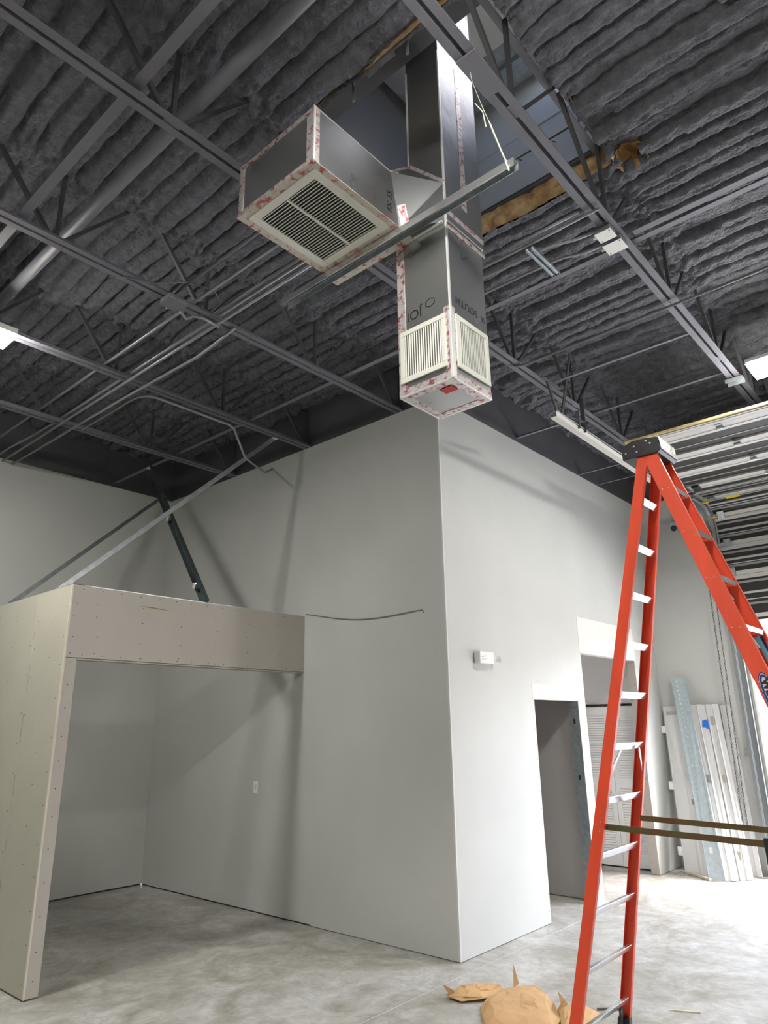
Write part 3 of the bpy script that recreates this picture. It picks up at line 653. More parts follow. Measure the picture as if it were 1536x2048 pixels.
# printed lettering, upside down as on the board
text('printed_text', 'SOUTH', (-2.362, SYF-0.0008, 4.118), (-1,0,0), (0,0,-1), 0.066, INK, du)
text('printed_text', 'SE', (-2.20, SYF-0.0008, 4.112), (-1,0,0), (0,0,-1), 0.05, INK, du)
text('printed_text', 'JOI', (SX0-0.0008, -1.715, 4.10), (0,1,0), (0,0,-1), 0.085, INK, du)
b = MB(); cy_, cz_ = -1.83, 4.125
hexp = [(0.035*math.cos(t), 0.028*math.sin(t)) for t in [math.pi*i/3+0.5 for i in range(6)]]
for i in range(6):
    p = hexp[i]; q_ = hexp[(i+1) % 6]; b.bar((SX0-0.001, cy_+p[0], cz_+p[1]), (SX0-0.001, cy_+q_[0], cz_+q_[1]), 0.005, 0.001, (1,0,0))
b.build('printed_mark', INK, du)
text('printed_text', 'FX 35', (-2.745, RYF-0.0008, 4.74), (0,0,1), (-1,0,0), 0.06, INK, du)

# strut, hanging wire
ht = thing('hanger_strut', (-2.68,-2.45,4.575), 'galvanised hanger channel slung under the return duct beside its grille', 'strut channel')
MB().channel((-2.655,-2.50,4.572), (-2.635,-0.70,4.572), 0.045, 0.045, 0.003, (0,0,1), 1).build('channel', GALV, ht)
MB().box(-2.6805, -2.676, -2.50, -0.70, 4.550, 4.5945).build('side_flange', ALU, ht)
wp = [(-2.86,-2.39,5.10),(-2.845,-2.39,5.04),(-2.85,-2.40,5.0),(-2.80,-2.42,4.86),(-2.77,-2.43,4.80),(-2.70,-2.455,4.62),(-2.665,-2.46,4.58),(-2.68,-2.47,4.53),(-2.70,-2.465,4.58)]
wi = thing('hanger_wire', (-2.86,-2.39,5.10), 'thin twisted hanging wire from the nearest joist down to the strut end', 'wire')
MB().tube(wp[:5], 0.002, 6).build('wire', ROPE, wi); MB().tube(wp[4:], 0.0045, 6).build('twisted_wire', ROPE, wi)
MB().tube([(-2.85,-2.40,4.88),(-2.81,-2.42,4.84),(-2.79,-2.42,4.76)], 0.0035, 5).build('wire_tail', ROPE, wi)

# ---------------------------------------------------------------- steel braces over the alcove
def brace(p, q_, wd, ht_, label, upv, m=GALV):
    t = thing('stud_brace', p, label, 'metal brace', 'metal stud braces over the alcove')
    MB().channel(p, q_, wd, ht_, 0.003, upv).build('stud', m, t); p = Vector(p); q_ = Vector(q_); d = (q_-p).normalized()
    MB().box(q_.x-0.03, q_.x+0.03, q_.y-0.04, q_.y+0.04, q_.z-0.006, q_.z+0.002).build('clip', WHITE, t)
    return t
brace((-2.60,2.32,3.06), (-0.48,2.03,5.09), 0.045, 0.03, 'long bright stud brace from the near corner of the alcove to the joist', (0,-1,0.3))
brace((-2.60,3.43,3.06), (-0.22,4.83,5.09), 0.045, 0.03, 'farther stud brace behind, rising from the alcove left wall', (0,-1,0.3))
t3 = brace((-1.285,2.01,3.06), (-0.93,3.98,5.12), 0.085, 0.05, 'dark stud brace leaning back from the header top', (1,0,0.1), mat('dark galvanised', (0.20,0.24,0.25), 0.3, 0.8, var=0.3, vs=7))  # darker galvanised tone than the other two braces
b = MB()
for f_ in (0.10, 0.55): p = Vector((-1.285,2.01,3.05)).lerp(Vector((-0.93,3.98,5.14)), f_); b.box(p.x-0.055, p.x-0.03, p.y-0.02, p.y+0.02, p.z-0.03, p.z+0.03)
b.build('punch_tab', ALU, t3)

# ---------------------------------------------------------------- wall fittings
em = thing('emergency_light', (0.55,0,2.42), 'small white emergency light box with a side lamp on the white wall', 'emergency light')
MB().box(0.425, 0.665, -0.075, -0.001, 2.425, 2.535).build('housing', WHITE, em, bevel=0.006)
b = MB(); b.tube([(0.70,-0.05,2.47),(0.74,-0.06,2.475)], 0.016, 10); b.build('swivel', WHITE, em)
b = MB()
prof = [(0.0,0.014),(0.02,0.024),(0.05,0.036)]; dirv = Vector((0.75,-0.55,0.18)).normalized(); base = Vector((0.715,-0.055,2.47)); a1 = dirv.cross(Vector((0,0,1))).normalized(); b1 = dirv.cross(a1)
vs = [base+dirv*h_+a1*(r_*math.cos(2*math.pi*i/16))+b1*(r_*math.sin(2*math.pi*i/16)) for h_, r_ in prof for i in range(16)]
b.add(vs, [(jj*16+i, jj*16+(i+1) % 16, (jj+1)*16+(i+1) % 16, (jj+1)*16+i) for jj in range(2) for i in range(16)] + [tuple(range(16)), tuple(range(32,48))[::-1]])
fixn(b.build('lamp_head', WHITE, em, smooth=False))
b = MB()
for r_ in range(2):
    for c_ in range(4): b.tube([(0.455+c_*0.022, -0.0755, 2.455+r_*0.028+c_*0.004), (0.455+c_*0.022, -0.077, 2.455+r_*0.028+c_*0.004)], 0.008, 8)
b.build('led_window', SILVER, em)
sw = thing('outlet_plate', (0,2.715,1.235), 'small white switch plate on the grey alcove wall', 'switch plate')
MB().box(-0.006, -0.0005, 2.678, 2.752, 1.175, 1.297).build('plate', WHITE, sw, bevel=0.002); MB().box(-0.009, -0.006, 2.70, 2.73, 1.205, 1.267).build('rocker', mat('switch rocker', (0.68,0.68,0.66), 0.4), sw, bevel=0.001)
cp = []
for i in range(25):
    t = i/24; y_ = 1.93-(1.93-0.28)*t; cp.append((-0.012 if 0 < i < 24 else -0.004, y_, 3.075*(1-t)+2.925*t - 0.075*math.sin(math.pi*t)**1.2+0.0*t))
cp += [(-0.012,0.262,2.915),(-0.012,0.258,2.895)]
pipe('hanging_cable', cp, 0.005, 'thin grey cable drooping across the grey wall from the header end', 'cable', mat('cable jacket', (0.20,0.20,0.20), 0.5))
sc = thing('security_camera', (EX,-0.55,4.63), 'tiny black and white camera high on the end wall', 'security camera')
MB().box(EX-0.05, EX-0.001, -0.60, -0.50, 4.66, 4.72).build('mount', WHITE, sc, bevel=0.01)
b = MB(); b.tube([(EX-0.03,-0.54,4.64),(EX-0.13,-0.57,4.60)], 0.042, 12); b.build('camera_body', BLACK, sc, bevel=0.008)

# ---------------------------------------------------------------- overhead door
od = bpy.data.objects.new('door_5', None); COL.objects.link(od); od.location = (EX-0.12, DY0, 0); struct(od)
DL, DR = -1.17, -6.02
ZH, XV, RR = 4.84, 5.03, 0.42
def path(s):
    L1 = (XV-RR) - 1.93; arc = RR*math.pi/2
    if s <= L1: return Vector((1.93+s, 0, ZH)), Vector((1,0,0)), Vector((0,0,-1))
    if s <= L1+arc:
        a = (s-L1)/RR; return Vector((XV-RR+RR*math.sin(a), 0, ZH-RR+RR*math.cos(a))), Vector((math.cos(a),0,-math.sin(a))), Vector((-math.sin(a),0,-math.cos(a)))
    k_ = s-L1-arc; return Vector((XV, 0, ZH-RR-k_)), Vector((0,0,-1)), Vector((-1,0,0))
LT = (XV-RR-1.93) + RR*math.pi/2 + (ZH-RR-3.18)
def strip(b, s0, s1, o0, o1, ya=DL, yb=DR):
    k = max(1, math.ceil((s1-s0)/0.09)) if s1 > XV-RR-1.93 and s0 < XV-RR-1.93+RR*1.58 else 1
    lo = []; hi = []
    for i_ in range(k+1):
        p, t_, n = path(s0+(s1-s0)*i_/k); lo.append(p+n*o0); hi.append(p+n*o1)
    b.prism([Vector((v.x, ya, v.z)) for v in lo+hi[::-1]], (0, yb-ya, 0))
RIBM = [mat('grey door rib', (0.26,0.26,0.26), 0.45), mat('pale door rib', (0.45,0.45,0.44), 0.45)]
joints = [0.21, 0.83, 1.45, 2.07, 2.69, 3.12, 3.55, 3.98]
joints = [j_ for j_ in joints if j_ < LT-0.1] + [LT]
edges = [0.0] + joints
for i in range(len(edges)-1):
    s0, s1 = edges[i]+0.003, edges[i+1]-0.003
    mid = (s0+s1)/2; hl = s1-s0
    b = MB(); strip(b, s0, s1, -0.03, 0.0)
    sec = b.build('door_section', DOORDK, od); fixn(sec)
    rw = 0.105 if i < 4 else 0.055
    b = MB(); strip(b, s0, s0+rw, 0.0, 0.022); strip(b, s0+rw*0.25, s0+rw*0.8, 0.022, 0.028); fixn(b.build('rail', DOORWH, sec))
    b = MB(); strip(b, s1-rw, s1, 0.0, 0.022); fixn(b.build('rail', DOORWH, sec))
    if hl > 0.3:
        b = MB(); strip(b, mid-0.012+0.05, mid+0.05, 0.0, 0.008); fixn(b.build('groove_rib', DOORWH, sec))
    if i >= 4:
        for q_ in range(3):
            c_ = s0+rw+0.03+(hl-2*rw-0.03)*q_/3
            b = MB(); strip(b, c_, c_+0.028, 0.0, 0.014+0.006*(q_ % 2)); fixn(b.build('rib', RIBM[q_ % 2], sec))
b = MB(); strip(b, -0.03, 0.0, -0.012, 0.012); fixn(b.build('seal_strip', WOODTRIM, od))
b = MB(); strip(b, LT, LT+0.03, -0.03, 0.02); fixn(b.build('bottom_seal', BLACK, od))
for k_, (hs) in enumerate([0.16, 0.76, 1.38, 2.0]):
    p, t_, n_ = path(hs); yy = -2.11-0.01*k_
    hb = MB(); hb.bar(p+n_*0.03+Vector((-0.06,yy,0)), p+n_*0.03+Vector((0.10,yy,0)), 0.055, 0.012, (0,0,1)); hb.tube([p+n_*0.05+Vector((0.01,yy-0.035,0)), p+n_*0.05+Vector((0.01,yy+0.035,0))], 0.018, 8)
    hb.build('hinge', GALV, od)
for k_, hs in enumerate([2.02, 2.66, 3.08, 3.52, 3.93]):
    p, t_, n_ = path(hs); q0 = p+n_*0.035
    hb = MB(); hb.bar(q0+Vector((0,DL-0.10,0))-t_*0.06, q0+Vector((0,DL-0.10,0))+t_*0.06, 0.09, 0.03, n_); hb.build('edge_hinge', GALV if k_ else BLACK, od)
    hb = MB(); hb.tube([q0+n_*0.04+Vector((0,DL-0.06,0)), q0+n_*0.04+Vector((0,DL+0.08,0))], 0.012, 8); hb.tube([q0+n_*0.04+Vector((0,DL+0.02,0)), q0+n_*0.04+Vector((0,DL+0.05,0))], 0.028, 12)
    hb.build('roller', YEL if k_ in (1, 2) else GALV, od)
MB().box(4.66, 4.76, -1.60, -1.42, ZH-0.034, ZH-0.0285).build('yellow_label', YEL, od)
# curved and vertical track on the left jamb
b = MB(); pts = []
for s_ in np.linspace(2.25, LT+0.02, 26):
    p, t_, n_ = path(float(s_)); pts.append((p+n_*0.075, n_))
pts.append((Vector((XV-0.075, 0, 0.02)), Vector((-1,0,0))))
for i in range(len(pts)-1):
    (p, n_), (q_, m_) = pts[i], pts[i+1]; yo = Vector((0, -1.12, 0))
    b.bar(p+yo, q_+yo, 0.055, 0.004, (0,1,0)); b.bar(p+yo+Vector((0,-0.02,0))+n_*0.027, q_+yo+Vector((0,-0.02,0))+m_*0.027, 0.004, 0.04, (0,1,0)); b.bar(p+yo+Vector((0,-0.02,0))-n_*0.027, q_+yo+Vector((0,-0.02,0))-m_*0.027, 0.004, 0.04, (0,1,0))
fixn(b.build('vertical_track', CONDUIT, od))
MB().box(EX-0.012, EX-0.002, -1.215, -1.125, 0.0, 4.2).box(EX-0.10, EX-0.012, -1.215, -1.21, 0.0, 4.2).build('jamb_angle', CONDUIT, od)
b = MB()
for i in range(17): b.box(EX-0.0135, EX-0.012, -1.20, -1.19, 0.3+i*0.22, 0.36+i*0.22)
b.build('slot', SEAM, od)
MB().box(EX-0.03, EX+0.2, DY0-0.035, DY0+0.0, 0.0, DTOP).build('jamb_trim', WHITE, od)
MB().prism([(4.15,-1.10,4.78),(4.62,-1.10,4.80),(5.0,-1.10,4.45),(5.0,-1.10,4.20),(4.6,-1.10,4.62),(4.15,-1.10,4.70)], (0,0.006,0)).build('gusset_plate', GALV, od)
MB().box(EX-0.05, EX-0.012, -1.09, -1.02, 1.42, 1.50).build('jamb_bracket', mat('grey bracket', (0.35,0.35,0.34), 0.5), od)
# horizontal track hung from the joists
tr = thing('door_track', (0.45,-1.05,4.71), 'long white horizontal track angle hung on perforated angles left of the ladder', 'door track')
MB().channel((0.44,-1.06,4.71), (4.62,-1.06,4.68), 0.07, 0.05, 0.004, (0,0,1), -1).build('track_channel', DOORWH, tr)
MB().box(0.44, 4.4, -1.105, -1.095, 4.735, 4.745).build('track_lip', GALV, tr)
PERF = mat('dark perforated angle', (0.075,0.075,0.08), 0.5)
b = MB(); b.angle((0.62,-1.05,4.73), (0.42,-1.05,5.10), 0.035, 0.03, 0.003, (0,1,0)); b.build('hanger_angle', PERF, tr)
b = MB(); b.angle((0.66,-1.05,4.73), (1.02,-1.05,5.62), 0.035, 0.03, 0.003, (0,1,0)); b.build('hanger_angle', PERF, tr)
b = MB(); b.angle((0.30,-1.045,5.06), (0.62,-1.045,5.06), 0.035, 0.03, 0.003); b.build('hanger_angle', PERF, tr)
b = MB(); b.angle((0.55,-1.05,4.74), (1.0,-1.10,4.80), 0.04, 0.03, 0.003); b.build('hanger_angle', PERF, tr)
MB().bar((1.03,-1.10,4.70), (1.03,-1.10,5.09), 0.045, 0.006, (1,0,0)).build('hanger_strap', PERF, tr)
MB().bar((0.90,-1.10,4.70), (0.90,-1.10,4.90), 0.04, 0.006, (1,0,0)).build('hanger_strap', STEEL, tr)
b = MB()
for i in range(9):
    p = Vector((0.66,-1.072,4.75)).lerp(Vector((1.02,-1.072,5.6)), i/9+0.03); b.box(p.x-0.005, p.x+0.005, p.y, p.y+0.002, p.z-0.008, p.z+0.008)
b.build('punched_slot', CONDUIT, tr)
# chain hoist
ch = thing('hand_chain', (4.93,-0.95,0.55), 'looped steel hand chain hanging down the end wall beside the door', 'chain')
def chain(x, y0, y1, z0, z1):
    b = MB(); n_ = int((z1-z0)/0.033)
    for i in range(n_):
        t = i/n_; z = z0+(z1-z0)*t; y = y0+(y1-y0)*t; fl_ = i % 2
        c = Vector((x, y, z)); a = Vector((1,0,0)) if fl_ else Vector((0,1,0))
        ringp = [c + a*(0.009*math.cos(q_)) + Vector((0,0,0.021*math.sin(q_))) for q_ in [2*math.pi*k_/6 for k_ in range(6)]]
        b.tube(ringp+[ringp[0]], 0.0032, 4, cap=False)
    return b.build('chain_strand', WEB, ch)
chain(4.93, -0.915, -0.965, 0.58, 4.1); chain(4.93, -0.965, -1.035, 0.58, 4.1)
MB().tube([(4.93,-0.915,0.58),(4.93,-0.925,0.55),(4.93,-0.94,0.54),(4.93,-0.955,0.55),(4.93,-0.965,0.58)], 0.005, 6).build('chain_loop', CONDUIT, ch)

# ---------------------------------------------------------------- materials leaning in the corner
def slab(foot0, foot1, top0, top1, th, name, m, parent, off=0.0, bevel=0.002):
    f0, f1, t0, t1 = map(Vector, (foot0, foot1, top0, top1))
    n = (f1-f0).cross(t0-f0).normalized(); n = -n if n.x > 0 else n
    f0, f1, t0, t1 = [v + n*off for v in (f0, f1, t0, t1)]
    return fixn(MB().prism([f0, f1, t1, t0], -n*th).build(name, m, parent, bevel=bevel))
def at(f0, f1, t0, t1, a, z):   # point on the leaning face: a across, z along
    return Vector(f0).lerp(Vector(f1), a).lerp(Vector(t0).lerp(Vector(t1), a), z)
def leaning(name, label, cat, F0, F1, T0, T1, th, m, bands, group=None):
    t = thing(name, F0, label, cat, group)
    slab(F0, F1, T0, T1, th, 'panel_face', m, t)
    for a0, a1, h_ in bands:
        slab(at(F0,F1,T0,T1,a0,0), at(F0,F1,T0,T1,a1,0), at(F0,F1,T0,T1,a0,1), at(F0,F1,T0,T1,a1,1), h_, 'raised_fold', m, t, off=h_)
    return t
WP = mat('white primed steel', (0.70,0.70,0.70), 0.42, var=0.05, vs=3)
F0, F1, T0, T1 = (4.68,-0.20,0.003), (4.60,-0.52,0.003), (5.11,-0.03,2.07), (5.11,-0.40,2.08)
lp = leaning('frame_piece', 'widest white panel leaning in the corner, with three hinge tabs on its left edge', 'door panel', F0, F1, T0, T1, 0.035, WP, [(0.0,0.06,0.006)], 'white steel pieces leaning on the end wall')
for z_ in (0.12, 0.50, 0.85):
    p = at(F0,F1,T0,T1,0,z_); MB().box(p.x-0.01, p.x+0.03, p.y+0.0, p.y+0.055, p.z-0.05, p.z+0.05).build('hinge_tab', WHITE, lp, bevel=0.002)
p0, p1 = at(F0,F1,T0,T1,0.12,0.955), at(F0,F1,T0,T1,0.75,0.955)
MB().bar(p0+Vector((-0.012,0,0)), p1+Vector((-0.012,0,0)), 0.004, 0.05, (0,0,1)).build('grey_smear', mat('grey primer', (0.42,0.42,0.43), 0.5), lp)
F0, F1, T0, T1 = (4.56,-0.44,0.003), (4.53,-0.60,0.003), (4.80,-0.33,1.10), (4.79,-0.45,1.10)
lp = leaning('frame_piece', 'short white folded steel piece, half height, left of the punched stud', 'door frame piece', F0, F1, T0, T1, 0.03, WP, [(0.3,0.6,0.012)], 'white steel pieces leaning on the end wall')
p = at(F0,F1,T0,T1,0.4,0.78); MB().box(p.x-0.02, p.x-0.012, p.y-0.04, p.y+0.02, p.z-0.03, p.z+0.03).build('hinge_pocket', mat('grey pocket', (0.33,0.33,0.33), 0.5, 0.4), lp)
F0, F1, T0, T1 = (4.50,-0.735,0.003), (4.58,-0.87,0.003), (5.06,-0.43,2.08), (5.06,-0.62,2.08)
lp = leaning('frame_piece', 'white folded door frame with blue tape, right of the punched stud', 'door frame piece', F0, F1, T0, T1, 0.04, WP, [(0.0,0.18,0.014),(0.42,0.78,0.020)], 'white steel pieces leaning on the end wall')
p = at(F0,F1,T0,T1,0.86,0.88); MB().prism([(p.x-0.03,p.y-0.05,p.z-0.07),(p.x-0.03,p.y+0.045,p.z-0.05),(p.x-0.03,p.y+0.035,p.z+0.04),(p.x-0.03,p.y-0.035,p.z+0.055)], (0.004,0,0)).build('blue_tape', BLUE, lp)
p = at(F0,F1,T0,T1,0.30,0.55); MB().box(p.x-0.03, p.x-0.014, p.y-0.02, p.y+0.02, p.z-0.05, p.z+0.05).build('hinge_pocket', mat('grey pocket', (0.33,0.33,0.33), 0.5, 0.4), lp)
F0, F1, T0, T1 = (4.60,-0.88,0.003), (4.72,-1.00,0.003), (5.06,-0.63,2.08), (5.06,-0.80,2.08)
lp = leaning('frame_piece', 'white folded door frame with square cutout near its top', 'door frame piece', F0, F1, T0, T1, 0.04, WP, [(0.0,0.22,0.010),(0.5,0.85,0.018)], 'white steel pieces leaning on the end wall')
for zz_ in (0.90, 0.55, 0.13):
    p = at(F0,F1,T0,T1,0.35,zz_); MB().box(p.x-0.022, p.x-0.004, p.y-0.018, p.y+0.018, p.z-0.05, p.z+0.05).build('hinge_pocket', mat('tan pocket', (0.40,0.36,0.30), 0.5), lp)
F0, F1, T0, T1 = (4.97,-0.90,0.003), (4.99,-1.03,0.003), (5.12,-0.80,2.07), (5.12,-0.93,2.07)
leaning('frame_piece', 'rightmost white frame piece, standing behind next to the chain', 'door frame piece', F0, F1, T0, T1, 0.03, WP, [(0.55,1.0,0.010)], 'white steel pieces leaning on the end wall')
F0, F1, T0, T1 = (4.43,-0.575,0.003), (4.47,-0.755,0.003), (5.07,-0.215,2.46), (5.09,-0.405,2.455)
GALV2 = mat('pale galvanised stud', (0.48,0.56,0.60), 0.4, 0.5, var=0.14, vs=25)
sd = thing('leaning_stud', F0, 'tall galvanised stud with punched holes leaning in front of white panels', 'metal stud')
slab(F0, F1, T0, T1, 0.004, 'stud_web', GALV2, sd, off=0.03, bevel=0)
for a0, a1 in ((0.0,0.03),(0.90,1.0)): slab(at(F0,F1,T0,T1,a0,0), at(F0,F1,T0,T1,a1,0), at(F0,F1,T0,T1,a0,1), at(F0,F1,T0,T1,a1,1), 0.03, 'stud_flange', GALV2, sd, off=0.045, bevel=0)
HOLE = mat('bright hole backing', (0.75,0.75,0.74), 0.6); b = MB(); ax_ = (Vector(F1)-Vector(F0)).normalized(); ay_ = (Vector(T0)-Vector(F0)).normalized(); nz_ = ax_.cross(ay_).normalized(); nz_ = -nz_ if nz_.x > 0 else nz_
for i in range(24):
    p = at(F0,F1,T0,T1,0.35,0.975-i*0.025) + nz_*0.0305; r_ = 0.011 if i < 6 else 0.006
    b.prism([p+ax_*(r_*math.cos(2*math.pi*k_/8))+ay_*(r_*math.sin(2*math.pi*k_/8)) for k_ in range(8)], nz_*0.001)
b.build('punched_hole', HOLE, sd)
p = at(F0,F1,T0,T1,0.45,0.13)+nz_*0.0305; MB().prism([p-ax_*0.02-ay_*0.035, p+ax_*0.02-ay_*0.035, p+ax_*0.02+ay_*0.035, p-ax_*0.02+ay_*0.035], nz_*0.001).build('punched_hole', HOLE, sd)
tag(MB().bar((4.76,-0.14,0.015),(4.40,-0.60,0.015),0.05,0.024).build('floor_plank', mat('pale lumber', (0.62,0.56,0.46), 0.7), None, bevel=0.002), 'thin pale strip lying on the floor under the leaning panels', 'wood strip')

# ---------------------------------------------------------------- step ladder
la = thing('step_ladder', (-0.884,-2.4,0), 'tall orange fibreglass step ladder standing open at the right', 'step ladder')
def lx(z, s, off=0.0): return -0.884 + s*(0.344-0.0689*z+off)
def ry(z): return -1.597-0.2188*z + 0.0   # rear rail centre line
def fy(z): return -3.51+0.3166*z          # front rail centre line
def rail(s, fn, z0, z1, dep, fl, name):
    """U channel: web plate outward, flanges inward"""
    b = MB(); t = 0.004
    def P_(z, a, d): return Vector((lx(z, s, 0.03)-s*d, fn(z)+a, z))
    for (a0, a1, d0, d1) in ((-dep/2, dep/2, 0, t), (-dep/2, -dep/2+t, t, fl), (dep/2-t, dep/2, t, fl)):
        vs = [P_(z, a, d) for z in (z0, z1) for a, d in ((a0,d0),(a1,d0),(a1,d1),(a0,d1))]
        b.add(vs, [(3,2,1,0),(4,5,6,7),(0,1,5,4),(1,2,6,5),(2,3,7,6),(3,0,4,7)])
    return fixn(b.build(name, ORANGE, la, bevel=0.0012))
for s in (-1, 1):
    rail(s, ry, 0.06, 3.50, 0.068, 0.030, 'rear_rail')
    fr = rail(s, fy, 0.06, 3.50, 0.090, 0.030, 'front_rail')
for k_ in range(11):
    z = 0.235+0.298*k_
    # rear brace: thin channel, bright web facing the climber side
    b = MB(); x0_, x1_ = lx(z, -1, 0.0)-0.004, lx(z, 1, 0.0)+0.004; yc = ry(z)
    b.prism([(x0_, yc-0.026, z+0.004), (x0_, yc-0.023, z+0.004), (x0_, yc-0.001, z-0.032), (x0_, yc-0.004, z-0.032)], (x1_-x0_, 0, 0)); b.box(x0_, x1_, yc-0.026, yc-0.004, z+0.004, z+0.007)
    fixn(b.build('rear_brace', ALU, la))
    zs = z+0.035; yc = fy(zs); b = MB(); x0_, x1_ = lx(zs, -1, 0.0)-0.004, lx(zs, 1, 0.0)+0.004
    b.box(x0_, x1_, yc-0.045, yc+0.040, zs-0.004, zs); b.box(x0_, x1_, yc-0.045, yc-0.041, zs-0.030, zs-0.004); b.box(x0_, x1_, yc+0.036, yc+0.040, zs-0.030, zs-0.004)
    for i in range(5): b.box(x0_+0.02, x1_-0.02, yc-0.038+i*0.016, yc-0.034+i*0.016, zs, zs+0.0025)
    b.build('step', ALU, la)
    b = MB()
    for s in (-1, 1):
        b.bar((lx(zs, s, -0.004), yc+0.03, zs-0.03), (lx(zs-0.1, s, 0.022), fy(zs-0.1)+0.03, zs-0.10), 0.004, 0.02, (0,1,0))
        for dy in (-0.02, 0.02): b.tube([(lx(zs, s, 0.029), yc+dy, zs-0.015), (lx(zs, s, 0.0335), yc+dy, zs-0.015)], 0.005, 6)
    b.build('step_brace', ALU, la)
b = MB()
for s in (-1, 1):
    z = 0.235+0.298*5; b = MB(); b.bar((lx(z, s, -0.09), ry(z)-0.024, z-0.03), (lx(z-0.16, s, 0.0), ry(z-0.16)-0.024, z-0.16), 0.022, 0.004, (0,1,0)); b.build('knee_brace', ALU, la)
for s in (-1, 1):
    MB().bar((lx(0.2, s, -0.09), ry(0.2)-0.01, 0.20), (lx(0.06, s, 0.0), ry(0.06), 0.07), 0.04, 0.012, (0,1,0)).build('knee_brace', BLACK, la, bevel=0.002)
for s in (-1, 1):
    for fn, dp in ((ry, 0.085), (fy, 0.11)):
        MB().prism([(lx(0, s, 0.038), fn(0)-dp/2, 0.0), (lx(0, s, 0.038), fn(0)+dp/2, 0.0), (lx(0.12, s, 0.036), fn(0.12)+dp*0.42, 0.12), (lx(0.12, s, 0.036), fn(0.12)-dp*0.42, 0.12)], (-s*0.045, 0, 0)).build('rubber_foot', BLACK, la, bevel=0.003)
# cap
b = MB(); b.prism([(-1.035,-2.235,3.485),(-1.035,-2.465,3.485),(-1.035,-2.485,3.50),(-1.035,-2.475,3.585),(-1.035,-2.40,3.602),(-1.035,-2.30,3.602),(-1.035,-2.235,3.575)], (0.30,0,0))
cap = fixn(b.build('top_cap', BLACK, la, bevel=0.005)); cap['label'] = 'black moulded ladder top'
MB().box(-1.03, -0.74, -2.478, -2.44, 3.585, 3.596).prism([(-1.03,-2.486,3.505),(-1.03,-2.478,3.585),(-0.74,-2.478,3.585),(-0.74,-2.486,3.505)], (0,-0.002,0)).build('paint_splash', mat('dried white splash', (0.78,0.79,0.80), 0.4, var=0.6, vs=35, col2=(0.1,0.1,0.1)), la)
b = MB()
for yy, zz in ((-2.262,3.525),(-2.32,3.56),(-2.335,3.52),(-2.40,3.578),(-2.425,3.555)): b.tube([(-1.035,yy,zz),(-1.039,yy,zz)], 0.0065, 8)
b.build('rivet', ALU, la)
b = MB()
for zz in (1.255, 1.305): b.tube([(lx(zz,-1,0.030), ry(zz)-0.012, zz), (lx(zz,-1,0.034), ry(zz)-0.012, zz)], 0.005, 7)
for zz in (3.2, 3.15, 2.9): b.tube([(lx(zz,-1,0.030), fy(zz)-0.03, zz), (lx(zz,-1,0.034), fy(zz)-0.03, zz)], 0.005, 7)
b.build('rivet', ALU, la)
# spreaders: long folding bars
for s in (-1, 1):
    x_ = lx(1.27, s, -0.006); m_ = Vector((x_, -2.78, 1.255))
    MB().bar((x_, ry(1.27)-0.03, 1.275), m_, 0.005, 0.032, (0,0,1)).bar(m_, (x_, fy(1.30)+0.03, 1.30), 0.005, 0.032, (0,0,1)).build('spreader', OLIVE, la)
    MB().box(x_-0.012, x_+0.012, -2.83, -2.74, 1.16, 1.285).build('spreader_lock', BLACK, la, bevel=0.004)
# maker's oval on the near front rail, blue strip on the far rail
zc = 1.95; yc = fy(zc); dirv = Vector((lx(2.2,-1)-lx(1.7,-1), fy(2.2)-fy(1.7), 0.5)).normalized(); side_ = Vector((0, 1, -dirv.y/dirv.z)).normalized()
nrm = dirv.cross(Vector((0,1,0))).normalized(); nrm = nrm if nrm.x < 0 else -nrm; side_ = nrm.cross(dirv).normalized()
cen = Vector((lx(zc,-1,0.0308), yc-0.004, zc))
def oval(a, b_, off, m, nm):
    MB().prism([cen+nrm*off+dirv*(a*math.cos(2*math.pi*i/32))+side_*(b_*math.sin(2*math.pi*i/32)) for i in range(32)], nrm*0.0006).build(nm, m, la)
oval(0.150, 0.040, 0.0004, NAVY, 'logo_rim'); oval(0.142, 0.037, 0.0011, SILVER, 'logo_ring'); oval(0.138, 0.035, 0.0016, NAVY, 'logo_blue'); oval(0.122, 0.024, 0.0022, SILVER, 'logo_field')
text('logo_text', 'WERNER', cen+nrm*0.0034, -dirv, -side_ if (-dirv).cross(-side_).dot(nrm) > 0 else side_, 0.054, INK, la)
b = MB(); p0 = Vector((lx(2.325,1,0.024), fy(2.325)+0.012, 2.325)); p1 = Vector((lx(1.6,1,0.024), fy(1.6)+0.012, 1.6))
b.bar(p0, p1, 0.001, 0.028, (0,1,0.3)); b.build('blue_strip', LBLUE, la)
b = MB(); b.bar(p0+Vector((0.0004,-0.022,0)), p1+Vector((0.0004,-0.022,0)), 0.001, 0.016, (0,1,0.3)); b.build('navy_strip', NAVY, la)

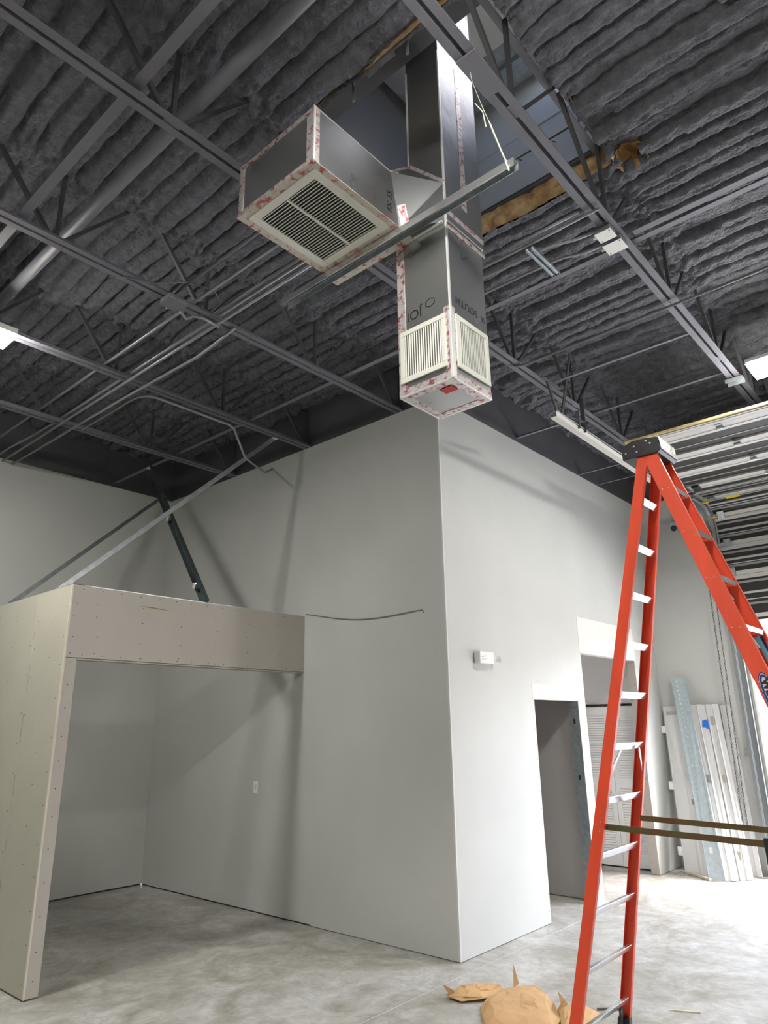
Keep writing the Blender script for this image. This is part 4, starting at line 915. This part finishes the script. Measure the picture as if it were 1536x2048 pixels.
# ---------------------------------------------------------------- crumpled paper and debris
def crumple(outline, h, seed, label, spikes=(), lift=(), jit=0.5, smooth=False):
    """creased sheet: rings from the outline to a centre ridge, flat facets"""
    rs = np.random.RandomState(seed); n_ = len(outline)
    cx = sum(p[0] for p in outline)/n_; cy = sum(p[1] for p in outline)/n_
    V_ = []; rings = [1.0, 0.93, 0.72, 0.45, 0.2]
    hts = [0.0, 0.45, 0.85, 1.0, 0.95]
    for k_, (r_, hh) in enumerate(zip(rings, hts)):
        for i_, (x, y) in enumerate(outline):
            jx, jy = (rs.uniform(-1, 1, 2)*0.018 if k_ else (0, 0))
            z = 0.004+h*hh*(1-jit/2+jit*rs.rand()) + (lift[i_] if (k_ == 0 and lift) else 0)
            V_.append((cx+(x-cx)*r_+jx, cy+(y-cy)*r_+jy, z))
    V_.append((cx, cy, h*0.9)); c_ = len(V_)-1; F_ = []
    for k_ in range(len(rings)-1):
        for i_ in range(n_):
            a, b_, c2, d_ = k_*n_+i_, k_*n_+(i_+1) % n_, (k_+1)*n_+(i_+1) % n_, (k_+1)*n_+i_
            F_ += [(a, b_, c2), (a, c2, d_)] if (i_+k_) % 2 else [(a, b_, d_), (b_, c2, d_)]
    for i_ in range(n_): F_.append(((len(rings)-1)*n_+i_, (len(rings)-1)*n_+(i_+1) % n_, c_))
    for (x, y, tx, ty, tz, wd_) in spikes:
        k = len(V_); V_ += [(x-wd_, y, 0.02), (x+wd_, y+0.01, 0.02), (tx, ty, tz), (x, y-0.03, 0.05)]; F_ += [(k, k+3, k+2), (k+3, k+1, k+2)]
    o = MB().add(V_, F_).build('kraft_paper', KRAFT, None, smooth=smooth)
    so = o.modifiers.new('thick', 'SOLIDIFY'); so.thickness = 0.0015; so.offset = 0
    return tag(o, label, 'paper', 'crumpled brown paper on the floor')
crumple([(-0.86,-0.78),(-0.70,-0.66),(-0.52,-0.62),(-0.36,-0.60),(-0.20,-0.66),(-0.16,-0.78),(-0.22,-0.90),(-0.34,-1.02),(-0.46,-1.10),(-0.58,-1.20),(-0.75,-1.24),(-0.95,-1.20),(-1.05,-1.04),(-0.98,-0.88)], 0.055, 4,
        'large crumpled sheet of brown kraft paper on the floor beside the ladder', spikes=((-0.24,-0.66,-0.19,-0.62,0.15,0.03),(-0.46,-1.12,-0.44,-1.16,0.10,0.06)), lift=(0.0,0.01,0.03,0.02,0.0,0.03,0.0,0.02,0.05,0.02,0,0,0,0.01), jit=0.13)
crumple([(-0.70,-0.37),(-0.58,-0.36),(-0.44,-0.43),(-0.32,-0.50),(-0.30,-0.60),(-0.44,-0.64),(-0.60,-0.60),(-0.70,-0.50)], 0.05, 9, 'folded brown paper flap at the far left of the paper pile', spikes=((-0.66,-0.39,-0.70,-0.34,0.09,0.02),), lift=(0.03,0.0,0.03,0,0,0,0.02,0.01))
crumple([(-0.52,-1.16),(-0.42,-1.08),(-0.32,-1.10),(-0.24,-1.20),(-0.32,-1.34),(-0.48,-1.40),(-0.64,-1.38),(-0.70,-1.27)], 0.045, 13, 'small brown paper scrap just behind the ladder rail', spikes=((-0.38,-1.12,-0.34,-1.06,0.10,0.03),))
tag(MB().bar((-0.22,-1.28,0.008),(-0.12,-1.40,0.008),0.016,0.012).build('metal_scrap', mat('dark scrap', (0.15,0.15,0.14), 0.5, 0.5), None, bevel=0.002), 'short dark scrap of metal on the floor beside the ladder rail', 'scrap')
tag(MB().bar((0.10,-1.70,0.004),(0.16,-1.83,0.004),0.018,0.006).bar((0.06,-1.66,0.01),(0.12,-1.72,0.004),0.01,0.003).build('wood_splinter', mat('pale splinter', (0.60,0.55,0.45), 0.8), None), 'pale curled splinter on the floor between the ladder rails', 'scrap')
